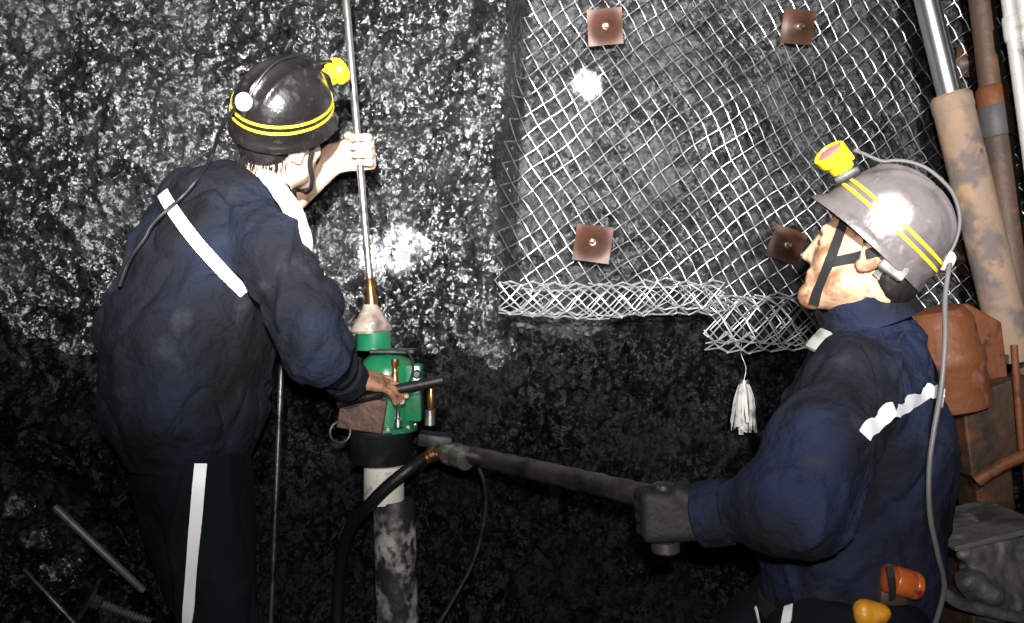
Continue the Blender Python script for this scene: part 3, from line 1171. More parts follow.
# control arm and twist grip
TB = P(664, 512, 1.45)
arm_a, arm_b = P(448, 450, DD - .05), P(666, 500, 1.475)
ar = MB().tube([arm_a + (arm_b - arm_a) * t for t in np.linspace(.03, 1.0, 30)], [.0225 + .0012 * math.sin(i * 2.1) for i in range(30)], 18).build('control_arm', M['steel_dark'], dr_o)
jn = MB().lathe(P(438, 452, DD - .06), unit(arm_b - arm_a), [(.012, 0), (.018, .01), (.018, .03), (.024, .036), (.027, .06), (.024, .08), (.028, .085), (.028, .12)], 20).build('arm_joint', M['steel'], dr_o)
MB().box(P(436, 440, DD - .03), (.09, .07, .035), (unit(V(1, 0, -.12)), V(0, 1, 0), unit(V(.12, 0, 1))), .008).build('arm_mount', M['leg_black'], dr_o)
gt = unit(V(-.04, .03, 1))
gr = MB().tube([TB - gt * .055, TB - gt * .052, TB + gt * .05, TB + gt * .053], [.017, .021, .021, .017], 18).build('twist_grip', M['steel_dark'], dr_o)
under(gr, MB().tube([TB - gt * .075, TB - gt * .070, TB - gt * .052, TB - gt * .050], [.020, .026, .026, .02], 18).build('grip_end', M['steel_dark']))
tl = P(689, 493, 1.49)
MB().tube([P(653, 487, 1.47), P(668, 492, 1.475), P(700, 487, 1.5)], [.008, .009, .007], 10).build('trigger_bar', M['steel_dark'], dr_o)
# thin hose hanging from the arm
ch = MB().tube(spline([P(476, 462, DD - .06), P(484, 482, DD - .05), P(485, 515, DD - .02), P(474, 560, DD), P(452, 602, DD), P(425, 650, DD), P(410, 720, DD)], 8), .0052, 10).build('thin_hose', M['steel_dark'], dr_o)

# rod leaning beside the first miner
dl = MB().tube([V(P(268, 660, 2.05)[0], 2.05, .02), P(271, 620, 2.05), P(280, 400, 2.1), P(283, 330, 2.12)], .007, 12).build('spare_drill_rod', M['steel_dark'])
set_origin(dl, (P(268, 660, 2.05)[0], 2.05, .02))
tag(dl, 'thin upright steel rod standing between the striped trousers and the drill', 'drill rod')


# ------------------------------------------------------------------ people
def frame(f, u):
    f = unit(f)
    u = unit(np.asarray(u, float) - f * np.dot(f, u))
    r = np.cross(f, u)
    return r, f, u


def head_prims(c, f, u, near_sign=0):
    r, f, u = frame(f, u)
    A = [r, f, u]
    q = lambda x, y, z: c + r * x + f * y + u * z
    pr = [('el', q(0, -.008, .040), A, (.074, .093, .082), .02),
          ('el', q(0, .025, -.022), A, (.060, .070, .088), .03),
          ('rc', q(.042, .02, -.060), q(0, .072, -.098), .026, .021, .025),
          ('rc', q(-.042, .02, -.060), q(0, .072, -.098), .026, .021, .025),
          ('rc', q(-.03, .083, .028), q(.03, .083, .028), .011, .011, .012),     # brow
          ('rc', q(-.038, .066, -.022), q(-.040, .045, -.03), .016, .016, .02),    # cheeks
          ('rc', q(.038, .066, -.022), q(.040, .045, -.03), .016, .016, .02),
          ('-el', q(-.031, .098, .008), A, (.017, .016, .012), .01),
          ('-el', q(.031, .098, .008), A, (.017, .016, .012), .01),
          ('el', q(-.031, .078, .008), A, (.012, .012, .0105), .003),
          ('el', q(.031, .078, .008), A, (.012, .012, .0105), .003),
          ('rc', q(0, .092, .018), q(0, .106, -.026), .007, .0105, .012),        # nose
          ('rc', q(-.011, .094, -.029), q(.011, .094, -.029), .0085, .0085, .006),
          ('rc', q(-.017, .087, -.057), q(.017, .087, -.057), .0075, .0075, .006),  # lips
          ('rc', q(-.015, .086, -.069), q(.015, .086, -.069), .0075, .0075, .006),
          ('-rc', q(-.022, .098, -.063), q(.022, .098, -.063), .003, .003, .003)]
    for s in (-1, 1):
        ea = [unit(r * s + f * -.35), unit(f + r * s * .35), u]
        pr += [('el', q(s * .076, -.014, .0), ea, (.011, .021, .033), .006),
               ('-el', q(s * .089, -.008, .003), ea, (.009, .010, .018), .005),
               ('rc', q(s * .072, .002, -.022), q(s * .074, -.004, -.03), .008, .008, .006)]
    return pr


def grip_hand(g, t, n, R, right, k=.008):
    """a fist closed round a bar through g: t = along the bar on the thumb side, n = from palm to bar"""
    t = unit(t)
    n = unit(np.asarray(n, float) - t * np.dot(n, t))
    e = np.cross(n, t) if right else np.cross(t, n)
    at = lambda off, ph, rr: g + t * off + rr * (-math.cos(ph) * n + math.sin(ph) * e)
    wr = g - n * (R + .024) - e * .082 - t * .004
    pr = []
    for off, sc, rf in ((.033, .95, .0094), (.011, 1.0, .0098), (-.011, .97, .0094), (-.032, .82, .0082)):
        m0 = at(off, .72, (R + .025))
        m1 = at(off * 1.02, 1.85, (R + .021) * (.9 + .1 * sc))
        m2 = at(off * 1.0, 2.95, R + .0125)
        m3 = at(off * .96, 3.75 * sc + .1, R + .010)
        pr += [('rc', wr + t * off * .62, m0, .0155, .0125, .016),
               ('rc', m0, m1, rf + .0018, rf + .0008, .004), ('rc', m1, m2, rf + .0006, rf, .003), ('rc', m2, m3, rf, rf - .0015, .003)]
    th0 = wr + t * .018 + e * .012
    th1 = at(.042, -.45, R + .027)
    th2 = at(.046, -1.35, R + .018)
    th3 = at(.040, -2.25, R + .012)
    pr += [('rc', th0, th1, .0165, .0125, .014), ('rc', th1, th2, .0120, .0105, .004), ('rc', th2, th3, .0105, .0085, .003)]
    return wr, pr


def flat_hand(w, e, n, right, curls=(.25, .35, .3), spread=.015):
    e = unit(e)
    n = unit(np.asarray(n, float) - e * np.dot(n, e))
    t = np.cross(e, n) if right else np.cross(n, e)
    pr = []
    for i, (off, ln, rf) in enumerate(((.030, .95, .0090), (.010, 1.05, .0094), (-.010, .98, .0090), (-.028, .78, .0078))):
        m = w + e * (.088 - .006 * abs(i - 1)) + t * off
        pr.append(('rc', w + e * .012 + t * off * .6, m, .0165, .0120, .016))
        a_ = 0
        d_ = unit(e + t * spread * (1.5 - i))
        p_ = m
        for sg, cu in zip((.044, .027, .021), curls):
            a_ += cu + .06 * i
            dd = d_ * math.cos(a_) + n * math.sin(a_)
            q_ = p_ + dd * sg * ln
            pr.append(('rc', p_, q_, rf + .001, rf - .0008, .003))
            p_ = q_
    a0 = w + t * .020 + e * .018
    a1 = w + t * .044 + e * .048 + n * .012
    a2 = w + t * .055 + e * .078 + n * .020
    a3 = w + t * .054 + e * .100 + n * .026
    pr += [('rc', a0, a1, .0165, .0125, .014), ('rc', a1, a2, .0118, .0105, .004), ('rc', a2, a3, .0105, .0085, .003)]
    return pr


def boot_prims(ankle, fwd):
    fwd = unit(V(fwd[0], fwd[1], 0))
    gz = float(floor_z(ankle[0], ankle[1]))
    b = V(ankle[0], ankle[1], gz + .045)
    return [('rc', ankle + V(0, 0, .16), b + V(0, 0, .03), .062, .052, .03), ('rc', b - fwd * .05, b + fwd * .16, .046, .044, .03),
            ('rc', b + fwd * .05 + V(0, 0, .03), b + fwd * .12, .045, .04, .03)]


def helmet(owner, c, f, u, sz, shell_mat, lamp_len, cable_mat, lamp_ph=.46, clip_ph=.18, turn=None):
    """mining helmet: shell with crown ridges and brim, yellow bands, bracket, cap lamp, cable clip"""
    r, f, u = frame(f, u)
    A, B, H = .142 * sz, .118 * sz, .152 * sz

    def dome(th, ph, off=0.0):
        """th: round the head from the front, ph: 0 at the rim, pi/2 at the crown"""
        x, y = math.sin(th), math.cos(th)
        cp, sp = max(math.cos(ph), 0) ** .86, math.sin(ph) ** .95
        lx, ly, lz = B * cp * x, A * cp * y, H * sp
        ridge = 0
        if ph > .5:
            for rx, am in ((0, .008), (.034, .0065), (-.034, .0065)):
                ridge += am * math.exp(-((lx - rx) / .007) ** 2) * min(1, (ph - .5) / .35)
        nn = unit(V(lx / B ** 2, ly / A ** 2, lz / H ** 2 + 1e-6))
        q = V(lx, ly, lz) + nn * (ridge + off)
        return c + r * q[0] + f * q[1] + u * q[2], unit(r * nn[0] + f * nn[1] + u * nn[2])
    NT, NP = 96, 34
    vs_, fs_ = [], []
    rows = []

    def brim(th, t, dz):
        front = max(0, math.cos(th)) ** 3
        wd = (.006 + .012 * front) * t
        x, y = math.sin(th), math.cos(th)
        return c + r * (B + wd) * x + f * (A + wd) * y + u * (-(.004 + .008 * front) * t - .010 * t + dz)
    for i in range(NT):
        th = 2 * math.pi * i / NT
        row = []
        for k in range(NP):
            row.append(dome(th, (math.pi / 2 - .02) * k / (NP - 1))[0])
        row = [brim(th, 0, -.004), brim(th, 1, -.005), brim(th, 1, .000), brim(th, .5, .001)] + row
        rows.append(row)
    m = len(rows[0])
    for row in rows:
        vs_ += row
    for i in range(NT):
        j = (i + 1) % NT
        for k in range(m - 1):
            fs_.append((i * m + k, j * m + k, j * m + k + 1, i * m + k + 1))
    fs_.append(tuple(i * m + m - 1 for i in range(NT)))
    # inner lining
    n0 = len(vs_)
    for i in range(NT):
        th = 2 * math.pi * i / NT
        vs_ += [dome(th, ph, -.004)[0] for ph in (0, .3, .6, .9, 1.2, 1.5)]
    for i in range(NT):
        j = (i + 1) % NT
        for k in range(5):
            fs_.append((n0 + i * 6 + k, n0 + i * 6 + k + 1, n0 + j * 6 + k + 1, n0 + j * 6 + k))
        fs_.append((i * m, n0 + i * 6, n0 + j * 6, j * m))
    hm = MB().add(vs_, fs_).build('helmet', shell_mat, owner)
    # two yellow bands
    for z0 in (.20, .315):
        pts, nr, sd = [], [], []
        for i in range(97):
            th = 2 * math.pi * i / 96
            p_, n_ = dome(th, z0, .0012)
            p2, _ = dome(th, z0 + .05, .0012)
            pts.append(p_)
            nr.append(n_)
            sd.append(unit(p2 - p_))
        under(hm, MB().ribbon(pts, nr, .0072 * sz, .0008, sd).build('yellow_band', M['yellow']))
    # bracket and lamp at the front
    p_, n_ = dome(0, lamp_ph)
    under(hm, MB().box(p_ + n_ * .008, (.046, .018, .05), (r, n_, np.cross(r, n_)), .004).build('lamp_bracket', M['black']))
    ld = unit(f * .93 + n_ * .25 + turn)
    k_ = .86
    lr, _, lu = frame(ld, u)
    lp = p_ + n_ * .018
    lm = MB().lathe(lp - ld * .004, ld, [(a_ * k_, b_ * k_) for a_, b_ in ((.012, 0), (.022, .004), (.025, .012), (.026, .03), (.034, .038), (.036, .044), (.036, .060), (.033, .063), (.029, .0635), (.027, .058))], 30).build('cap_lamp', M['lamp_yellow'])
    under(hm, lm)
    under(hm, MB().lathe(lp + ld * .044, ld, [(.0245, 0), (.0235, .003), (.016, .006), (.004, .0072)], 26).build('lamp_lens', M['lamp_lens']))
    under(hm, MB().box(lp + ld * .018 + u * .024, (.022, .03, .012), (r, ld, np.cross(r, ld)), .004).build('lamp_switch', M['lamp_yellow']))
    # clip at the back
    p_, n_ = dome(math.pi, clip_ph)
    under(hm, MB().lathe(p_ - n_ * .002, n_, [(.017, 0), (.020, .004), (.020, .012), (.015, .018), (.008, .020)], 22).build('cable_clip', M['clip']))
    clip_pt = p_ + n_ * .014
    # cable over the crown
    cab = [lp + ld * .016 + u * .036, lp + ld * .0 + u * .046]
    for k in range(15):
        t_ = k / 14
        th, ph = (0.06, .80 + t_ * 2.0 * (math.pi / 2 - .80)) if t_ < .5 else (math.pi - .1, math.pi / 2 - (t_ - .5) * 2 * (math.pi / 2 - .30))
        ph = min(ph, 1.5)
        q_, nq = dome(th, ph, .0065 + lamp_len * math.sin(t_ * math.pi))
        cab.append(q_)
    cab.append(clip_pt)
    cab = smooth_pts(spline(cab, 3), 4)
    under(hm, MB().tube(cab, .0034, 8).build('lamp_cable', cable_mat))
    # headband below the rim
    pts, nr = [], []
    for i in range(25):
        th = math.pi * (.60 + .80 * i / 24)
        x, y = math.sin(th), math.cos(th)
        pts.append(c + r * (B - .022) * x + f * (A - .028) * y - u * .034)
        nr.append(r * x + f * y)
    under(hm, MB().ribbon(pts, nr, .036, .003, [u] * 25).build('headband', M['band_grey']))
    return hm, clip_pt, dome


def cloth_folds(amp, sc, st=(1, 1, .55), seed=0.0, fine=1.0, hem=None):
    def f_(v):
        x, y, z = v[:, 0] * sc * st[0], v[:, 1] * sc * st[1], v[:, 2] * sc * st[2]
        wx = .8 * noise3(x * .6 + seed, y * .6, z * .6)
        n1 = noise3(x + wx + seed, y + wx, z - wx)
        n3 = noise3(x * .8 - z * .9 + seed + 7, y * .8 + z * .3, z * .5 + x * .4 + wx)
        rd = np.clip(1 - np.abs(n1) * 3.2, 0, 1) ** 1.5
        r3 = np.clip(1 - np.abs(n3) * 3.6, 0, 1) ** 1.5
        n2 = noise3(x * 2.6 + 4 + seed, y * 2.6 + wx * 2, z * 2.2)
        fade = 1.0 if hem is None else .15 + .85 * np.clip((v[:, 2] - hem) / .09, 0, 1)
        return fade * amp * (1.0 * rd - 1.1 * r3 + .35 * n2 * fine + .7 * noise3(x * .45 + seed, y * .45, z * .45))
    return f_


def seam(owner, tree, ctrl, wd=.007, m_=None, th=.0018):
    """a raised sewn seam"""
    pts, nr = lay_on(tree, ctrl, .0005, 8)
    if len(pts) > 4:
        under(owner, MB().ribbon(smooth_pts(pts, 2), smooth_pts(nr, 3), wd, th).build('seam', m_))


# ---------- first miner: back turned, left hand up on the rod, right hand on the lever
f1 = unit(V(.56, .66, .50))
hc = P(283, 117, 1.83)                         # helmet rim centre
hr1, hf1, hu1 = frame(f1, V(-.10, -1.0, .40))
helm1 = (hf1, hu1)
head1 = hc + V(-.012, .02, -.048)
hr1, hf1, hu1 = frame(unit(V(.60, .76, .22)), V(.10, -.48, .86))
neck_b = P(263, 193, 1.88)
n_top = head1 - hu1 * .055 - hf1 * .03
Ls, Rs = P(196, 203, 1.97), P(270, 246, 1.76)
Rel, Rwr = P(316, 350, 1.74), P(342, 375, 1.87)
Lel = P(254, 230, 2.13)
lw, lh = grip_hand(rod_at(152), rod_dir, V(-.1, -1, .05), .0098, False)
hd1 = P(392, 383, 1.96) - P(350, 377, 1.90)
rh = flat_hand(P(346, 377, 1.89), hd1, V(.0, .55, -1), True, (.10, .22, .25))
hip1 = P(190, 462, 1.88)
torso1 = [
    ('rc', P(190, 452, 1.88), P(188, 412, 1.87), .132, .168, .03),
    ('rc', P(188, 405, 1.87), P(190, 335, 1.87), .168, .180, .05),
    ('rc', P(190, 335, 1.87), P(214, 262, 1.88), .182, .172, .05),
    ('rc', P(214, 262, 1.88), P(236, 212, 1.88), .165, .115, .05),
    ('rc', P(236, 212, 1.88), neck_b, .112, .058, .05),
    ('rc', P(228, 228, 1.92), Ls, .115, .085, .05),
    ('rc', P(232, 245, 1.85), Rs, .120, .078, .04)]
rarm1 = [('rc', Rs, P(306, 312, 1.73), .080, .078, .02), ('rc', P(306, 312, 1.73), Rel, .080, .072, .02), ('rc', Rel, Rwr, .072, .046, .03)]
larm1 = [('rc', Ls, Lel, .078, .062, .04), ('rc', Lel, Lel + (lw - Lel) * .22, .062, .058, .03)]
hR, hL = P(206, 482, 1.83), P(176, 482, 1.96)
kR, kL = V(P(200, 600, 1.80)[0] + .04, 1.83, .50), V(P(176, 600, 2.0)[0] + .10, 2.02, .50)
aR, aL = V(kR[0] - .06, 1.80, .10 + float(floor_z(kR[0] - .06, 1.8))), V(kL[0] - .02, 2.02, .10 + float(floor_z(kL[0], 2.02)))
legs1 = [('rc', hip1 + V(0, 0, -.01), hip1 + V(0, 0, .03), .118, .122, .05),
         ('rc', hR, kR, .098, .086, .05), ('rc', kR, aR, .084, .072, .03), ('rc', hL, kL, .106, .084, .05), ('rc', kL, aL, .082, .07, .03)]
arm_skin1 = [('rc', Lel, lw, .050, .037, .02)]
body1 = [tuple(list(p[:3]) + [p[3] - .024, p[4] - .024, p[5]]) for p in torso1[1:] + rarm1[:2] + larm1 + legs1]
body1 += [('rc', P(192, 460, 1.88), P(190, 420, 1.87), .085, .11, .05)]
body1 += [('rc', Rel, Rwr, .045, .030, .02), ('rc', Rwr, P(352, 378, 1.905), .032, .030, .02)] + arm_skin1
body1 += [('rc', n_top, neck_b, .056, .060, .03)] + head_prims(head1, hf1, hu1) + lh + rh
man1 = solid('person', body1, M['skin'], VOX, smooth_it=1)
foot1 = V((aR[0] + aL[0]) / 2, (aR[1] + aL[1]) / 2, 0)
man1.data.materials.append(M['skin_hand'])
for pg in man1.data.polygons:
    if (pg.center - Vector(P(370, 380, 1.93))).length < .10:
        pg.material_index = 1
set_origin(man1, foot1)
tag(man1, 'miner seen from behind in black helmet, one bare arm raised to the drill rod', 'person')
jk1 = solid('jacket', torso1 + rarm1 + larm1, M['jacket'], .005, cuts=[(P(190, 464, 1.88), (.05, .0, -1))],
            disp=cloth_folds(.0095, 11, (1, 1, .6), 3.1, hem=.95), parent=man1)
tr1 = solid('trousers', legs1, M['trousers'], .006, disp=cloth_folds(.006, 9, (1.2, 1.2, .5), 8.0), parent=man1, cuts=[(hip1 + V(0, 0, .06), (0, 0, 1))])
bt1 = solid('boots', boot_prims(aR, (.5, .8)) + boot_prims(aL, (.6, .7)), M['black'], .006, parent=man1)


def ring_path(c, ax, ra, rb, e, n=40, tilt=None):
    e = unit(np.asarray(e, float) - unit(ax) * np.dot(e, unit(ax)))
    g_ = np.cross(unit(ax), e)
    return [c + e * ra * math.cos(2 * math.pi * k / n) + g_ * rb * math.sin(2 * math.pi * k / n) for k in range(n + 1)]


# jacket collar, hem band and cuff as raised sewn parts
nk = unit(n_top - neck_b)


def collar(owner, c, ax, ra, rb, e, h_, m_, flare=.012):
    mb = MB()
    n = 48
    e = unit(np.asarray(e, float) - unit(ax) * np.dot(e, unit(ax)))
    g_ = np.cross(unit(ax), e)
    prof = [(0.010, -.012), (.004, 0), (.0, h_ * .6), (.004, h_), (.010, h_ + .002), (.013, h_ - .004), (.012, h_ * .5), (.020, -.010)]
    vs_, fs_ = [], []
    for k in range(n):
        a_ = 2 * math.pi * k / n
        wv = .004 * math.sin(3 * a_ + 1) + .003 * math.sin(7 * a_)
        for o_, z_ in prof:
            vs_.append(c + unit(ax) * (z_ + wv * (z_ > 0)) + e * (ra + o_) * math.cos(a_) + g_ * (rb + o_) * math.sin(a_))
    m = len(prof)
    for k in range(n):
        j = (k + 1) % n
        for i in range(m - 1):
            fs_.append((k * m + i, k * m + i + 1, j * m + i + 1, j * m + i))
        fs_.append((k * m + m - 1, k * m, j * m, j * m + m - 1))
    o = mb.add(vs_, fs_).build('collar', m_)
    return under(owner, o)


collar(jk1, neck_b + nk * .012, unit(nk * .8 + V(.15, .05, .3)), .060, .058, V(1, 0, 0), .014, M['jacket'])
tree1 = bvh_of(jk1)
pts, nr = lay_on(tree1, [(166, 196), (174, 211), (195, 240), (220, 267), (245, 291)], .009)
under(jk1, MB().ribbon(smooth_pts(pts, 8), smooth_pts(nr, 8), .027, .0022).build('reflective_stripe', M['stripe']))
seam(jk1, tree1, [(133, 440), (160, 448), (190, 452), (220, 451), (244, 446)], .010, M['jacket'])
seam(jk1, tree1, [(246, 296), (236, 275), (240, 250), (254, 228), (272, 212)], .007, M['jacket'])
tree1t = bvh_of(tr1)
pts, nr = lay_on(tree1t, [(201, 464), (199, 485), (196, 520), (193, 560), (190, 600), (188, 623), (186, 680), (185, 740)], .003)
ext = [pts[-1] + V(0, 0, -.1 * k) for k in (1, 2)] if len(pts) else []
under(tr1, MB().ribbon(smooth_pts(pts, 8), smooth_pts(nr, 8), .026, .0016).build('reflective_stripe', M['stripe']))
# white towel tucked round the neck, its end hanging over the near collarbone
tw = spline([P(262, 173, 1.80), P(273, 183, 1.78), P(285, 198, 1.76), P(295, 216, 1.75), P(303, 236, 1.75), P(308, 254, 1.765)], 4)
twr = [.010, .014, .016, .016, .014, .008]
twp = []
for i in range(len(tw) - 1):
    t_ = i / (len(tw) - 2) * 5
    ra = np.interp(t_, range(6), twr)
    twp.append(('rc', tw[i], tw[i + 1], ra, ra, .012))
under(jk1, solid('neck_towel', twp, M['towel'], .003, disp=lambda v: .003 * noise3(v[:, 0] * 60, v[:, 1] * 60, v[:, 2] * 25)))
hm1, clip1, dome1 = helmet(man1, hc, helm1[0], helm1[1], .87, M['helmet_black'], .0, M['cable_black'], .34, .60, V(0, -.1, 0))
# hair: short, below the rim at the nape
hq = lambda x, y, z: head1 + hr1 * x + hf1 * y + hu1 * z
hair1 = solid('hair', [('el', hq(0, -.012, .040), [hr1, hf1, hu1], (.079, .095, .085), .01), ('el', hq(0, -.045, -.01), [hr1, hf1, hu1], (.062, .055, .055), .02)],
              M['hair'], .004, parent=man1, cuts=[(hq(0, .02, -.01), unit(hf1 * 1.0 + -hu1 * .35))], disp=lambda v: .0016 * noise3(v[:, 0] * 160, v[:, 1] * 160, v[:, 2] * 60))
mb = MB()
ht = bvh_of(hair1, man1)
for k in range(150):
    th = math.pi * random.uniform(.62, 1.42)
    z0 = random.uniform(-.055, -.02)
    d_ = hr1 * math.sin(th) + hf1 * math.cos(th)
    o_ = head1 + hu1 * z0 + d_ * .2
    hit = ht.ray_cast(Vector(o_), Vector(-d_))
    if hit[0] is None:
        continue
    b_ = np.array(hit[0])
    q_ = b_ - hu1 * random.uniform(.016, .030) + d_ * .004
    mb.tube([b_ - d_ * .001, b_ * .5 + q_ * .5 + d_ * .003, q_], [.0010, .0008, .0002], 4)
under(hair1, mb.build('nape_strands', M['hair']))
# chin strap
st_t = bvh_of(man1)
mb = MB()
s_pts = [hc + hr1 * .095 + hf1 * .02 - hu1 * .006, hq(.080, .022, -.03), hq(.066, .045, -.075), hq(.03, .07, -.118), hq(0, .075, -.123)]
mb.ribbon(spline(s_pts, 5), [hr1] * 21, .013, .002)
mb.build('chin_strap', M['strap'], man1)
# lamp cable down the back
tree_b = bvh_of(jk1, hm1)
cp, _n = lay_on(bvh_of(jk1), [(222, 150), (205, 176), (180, 203), (160, 226), (146, 244), (134, 266), (124, 292)], .014)
cb = [clip1, clip1 + (np.array(cp[0]) - clip1) * .5 + V(-.005, -.02, 0)] + [np.array(q) for q in cp[::4]]
MB().tube(smooth_pts(spline(cb, 5), 3), .0042, 8).build('lamp_cable', M['cable_black'], man1)

# ---------- second miner: in profile, half crouched, left hand on the twist grip
f2 = unit(V(-.84, .46, .30))
hr2, hf2, hu2 = frame(f2, V(.22, -.02, 1))
head2 = P(867, 258, 1.53)
hel2 = P(876, 238, 1.52)
hf2h = unit(V(-.71, .05, .70))
nb2 = P(866, 324, 1.56)
nt2 = head2 - hu2 * .05 - hf2 * .03
Ls2, Rs2 = P(850, 388, 1.42), P(886, 376, 1.74)
Lel2, Lwr2 = P(800, 503, 1.33), P(724, 512, 1.395)
lw2, lh2 = grip_hand(TB, gt, V(0.05, 1, 0), .021, False)
Rel2, Rwr2 = P(858, 520, 1.84), P(815, 570, 1.76)
torso2 = [
    ('rc', P(846, 600, 1.57), P(850, 540, 1.56), .158, .158, .05),
    ('rc', P(850, 540, 1.56), P(858, 445, 1.56), .160, .160, .05),
    ('rc', P(858, 445, 1.56), P(868, 375, 1.56), .160, .128, .05),
    ('rc', P(868, 376, 1.56), nb2, .118, .066, .04),
    ('rc', P(868, 392, 1.5), Ls2, .105, .082, .04),
    ('rc', P(874, 385, 1.62), Rs2, .105, .085, .04)]
larm2 = [('rc', Ls2, P(822, 445, 1.35), .084, .082, .04), ('rc', P(822, 440, 1.34), Lel2, .082, .084, .04), ('rc', Lel2, Lwr2, .080, .052, .04)]
rarm2 = [('rc', Rs2, Rel2, .082, .070, .04), ('rc', Rel2, Rwr2, .068, .05, .03)]
hip2 = P(846, 606, 1.57)
h2L, h2R = hip2 + V(-.02, -.10, -.01), hip2 + V(-.02, .10, -.01)
k2L, k2R = h2L + V(-.30, -.03, -.26), h2R + V(-.26, .04, -.28)
a2L, a2R = V(k2L[0] + .14, k2L[1], .10), V(k2R[0] + .10, k2R[1], .10)
legs2 = [('rc', hip2 + V(0, 0, .0), hip2 + V(0, 0, .08), .150, .145, .05), ('rc', h2L, k2L, .110, .088, .05), ('rc', k2L, a2L, .084, .07, .03),
         ('rc', h2R, k2R, .110, .088, .05), ('rc', k2R, a2R, .084, .07, .03)]
body2 = [tuple(list(p[:3]) + [p[3] - .024, p[4] - .024, p[5]]) for p in torso2[1:] + larm2[:2] + rarm2 + legs2[1:]]
body2 += [('rc', P(846, 620, 1.57), P(850, 560, 1.56), .10, .11, .05)]
body2 += [('rc', Lel2, lw2, .048, .030, .02)] + [('rc', nt2, nb2, .054, .060, .03)] + head_prims(head2, hf2, hu2) + lh2
body2 += flat_hand(Rwr2, V(-.7, -.2, -.5), V(.3, -.6, -.3), True)
body2 += [('rc', Rwr2, Rwr2 + unit(V(-.7, -.2, -.5)) * .03, .03, .026, .02)]
man2 = solid('person', body2, M['skin_dirty'], VOX)
set_origin(man2, V((a2L[0] + a2R[0]) / 2, (a2L[1] + a2R[1]) / 2, 0))
tag(man2, 'miner in profile in blue jacket and grey helmet, half crouched, gripping the drill control arm', 'person')
jk2 = solid('jacket', torso2 + larm2 + rarm2, M['jacket2'], .005, cuts=[(P(846, 600, 1.57), (.04, 0, -1))], disp=cloth_folds(.0095, 11, (1, 1, .6), 17.0, hem=.73), parent=man2)
tr2 = solid('trousers', legs2, M['trousers'], .006, disp=cloth_folds(.006, 9, (1.2, 1.2, .5), 21.0), parent=man2, cuts=[(hip2 + V(0, 0, .06), (0, 0, 1))])
bt2 = solid('boots', boot_prims(a2L, (-1, 0)) + boot_prims(a2R, (-1, .1)), M['black'], .006, parent=man2)
gv2 = solid('glove', lh2 + [('rc', lw2, lw2 + unit(Lwr2 - lw2) * .05, .032, .036, .02)], M['glove'], .003, grow=.0016, parent=man2)
nk2 = unit(nt2 - nb2)
collar(jk2, nb2 + V(.004, 0, .012), unit(V(-.34, 0, 1)), .080, .074, V(1, 0, 0), .044, M['jacket2'])
tree2 = bvh_of(jk2)
# broken reflective stripe on the back: short creased pieces of one tape
mb = MB()
pts, nr = lay_on(tree2, [(863, 436), (876, 422), (893, 411), (908, 404), (920, 396), (931, 391), (938, 393), (941, 401)], .003, 5)
pts = smooth_pts(pts, 2)
wd = [.020 + .006 * ((i % 7) < 5) for i in range(len(pts))]
jt = [pts[i] + V(0, 0, .004 * math.sin(i * .9)) for i in range(len(pts))]
under(jk2, mb.ribbon(jt, nr, wd, .0016).build('reflective_stripe', M['stripe']))
seam(jk2, tree2, [(756, 578), (790, 586), (840, 590), (900, 588), (935, 580)], .008, M['jacket2'])
seam(jk2, tree2, [(850, 520), (868, 470), (878, 420), (876, 375), (862, 345)], .007, M['jacket2'])
hm2, clip2, dome2 = helmet(man2, hel2, hf2h, V(.68, -.32, .69), .86, M['helmet_grey'], .006, M['cable_grey'], .30, .40, V(-.1, -.40, 0))
h2q = lambda x, y, z: head2 + hr2 * x + hf2 * y + hu2 * z
hair2 = solid('hair', [('el', h2q(0, -.014, .042), [hr2, hf2, hu2], (.0775, .094, .084), .01), ('el', h2q(0, -.052, -.022), [hr2, hf2, hu2], (.062, .052, .062), .02)],
              M['hair'], .004, parent=man2, cuts=[(h2q(0, .01, .0), unit(hf2 - hu2 * .35))], disp=lambda v: .0016 * noise3(v[:, 0] * 160, v[:, 1] * 160, v[:, 2] * 60))
# chin straps on the near cheek
hd2 = bvh_of(man2)
for ctrl, nm in (([(847, 214), (840, 236), (830, 262)], 'chin_strap'), ([(880, 251), (858, 257), (830, 263)], 'chin_strap'), ([(831, 260), (824, 278), (818, 292), (814, 304)], 'chin_strap')):
    pts, nr = lay_on(hd2, ctrl, .002)
    if len(pts) > 3:
        pts, nr = smooth_pts(pts, 4), smooth_pts(nr, 6)
        MB().ribbon(pts, nr, .019, .002).build(nm, M['strap'], man2)
# buckle box on the headband
MB().box(P(893, 268, 1.44), (.05, .02, .028), (unit(V(.8, 0, -.6)), V(0, 1, 0), unit(V(.6, 0, .8))), .005).build('headband_buckle', M['band_grey'], man2)
# lamp cable down the back
cb = [clip2, P(949, 268, 1.47), P(945, 300, 1.45), P(945, 340, 1.42), P(941, 390, 1.40), P(934, 430, 1.385), P(929, 470, 1.38), P(930, 515, 1.38), P(938, 555, 1.39), P(944, 590, 1.42), P(930, 640, 1.45)]
MB().tube(spline(cb, 7), .0046, 10).build('lamp_cable', M['cable_grey'], man2)
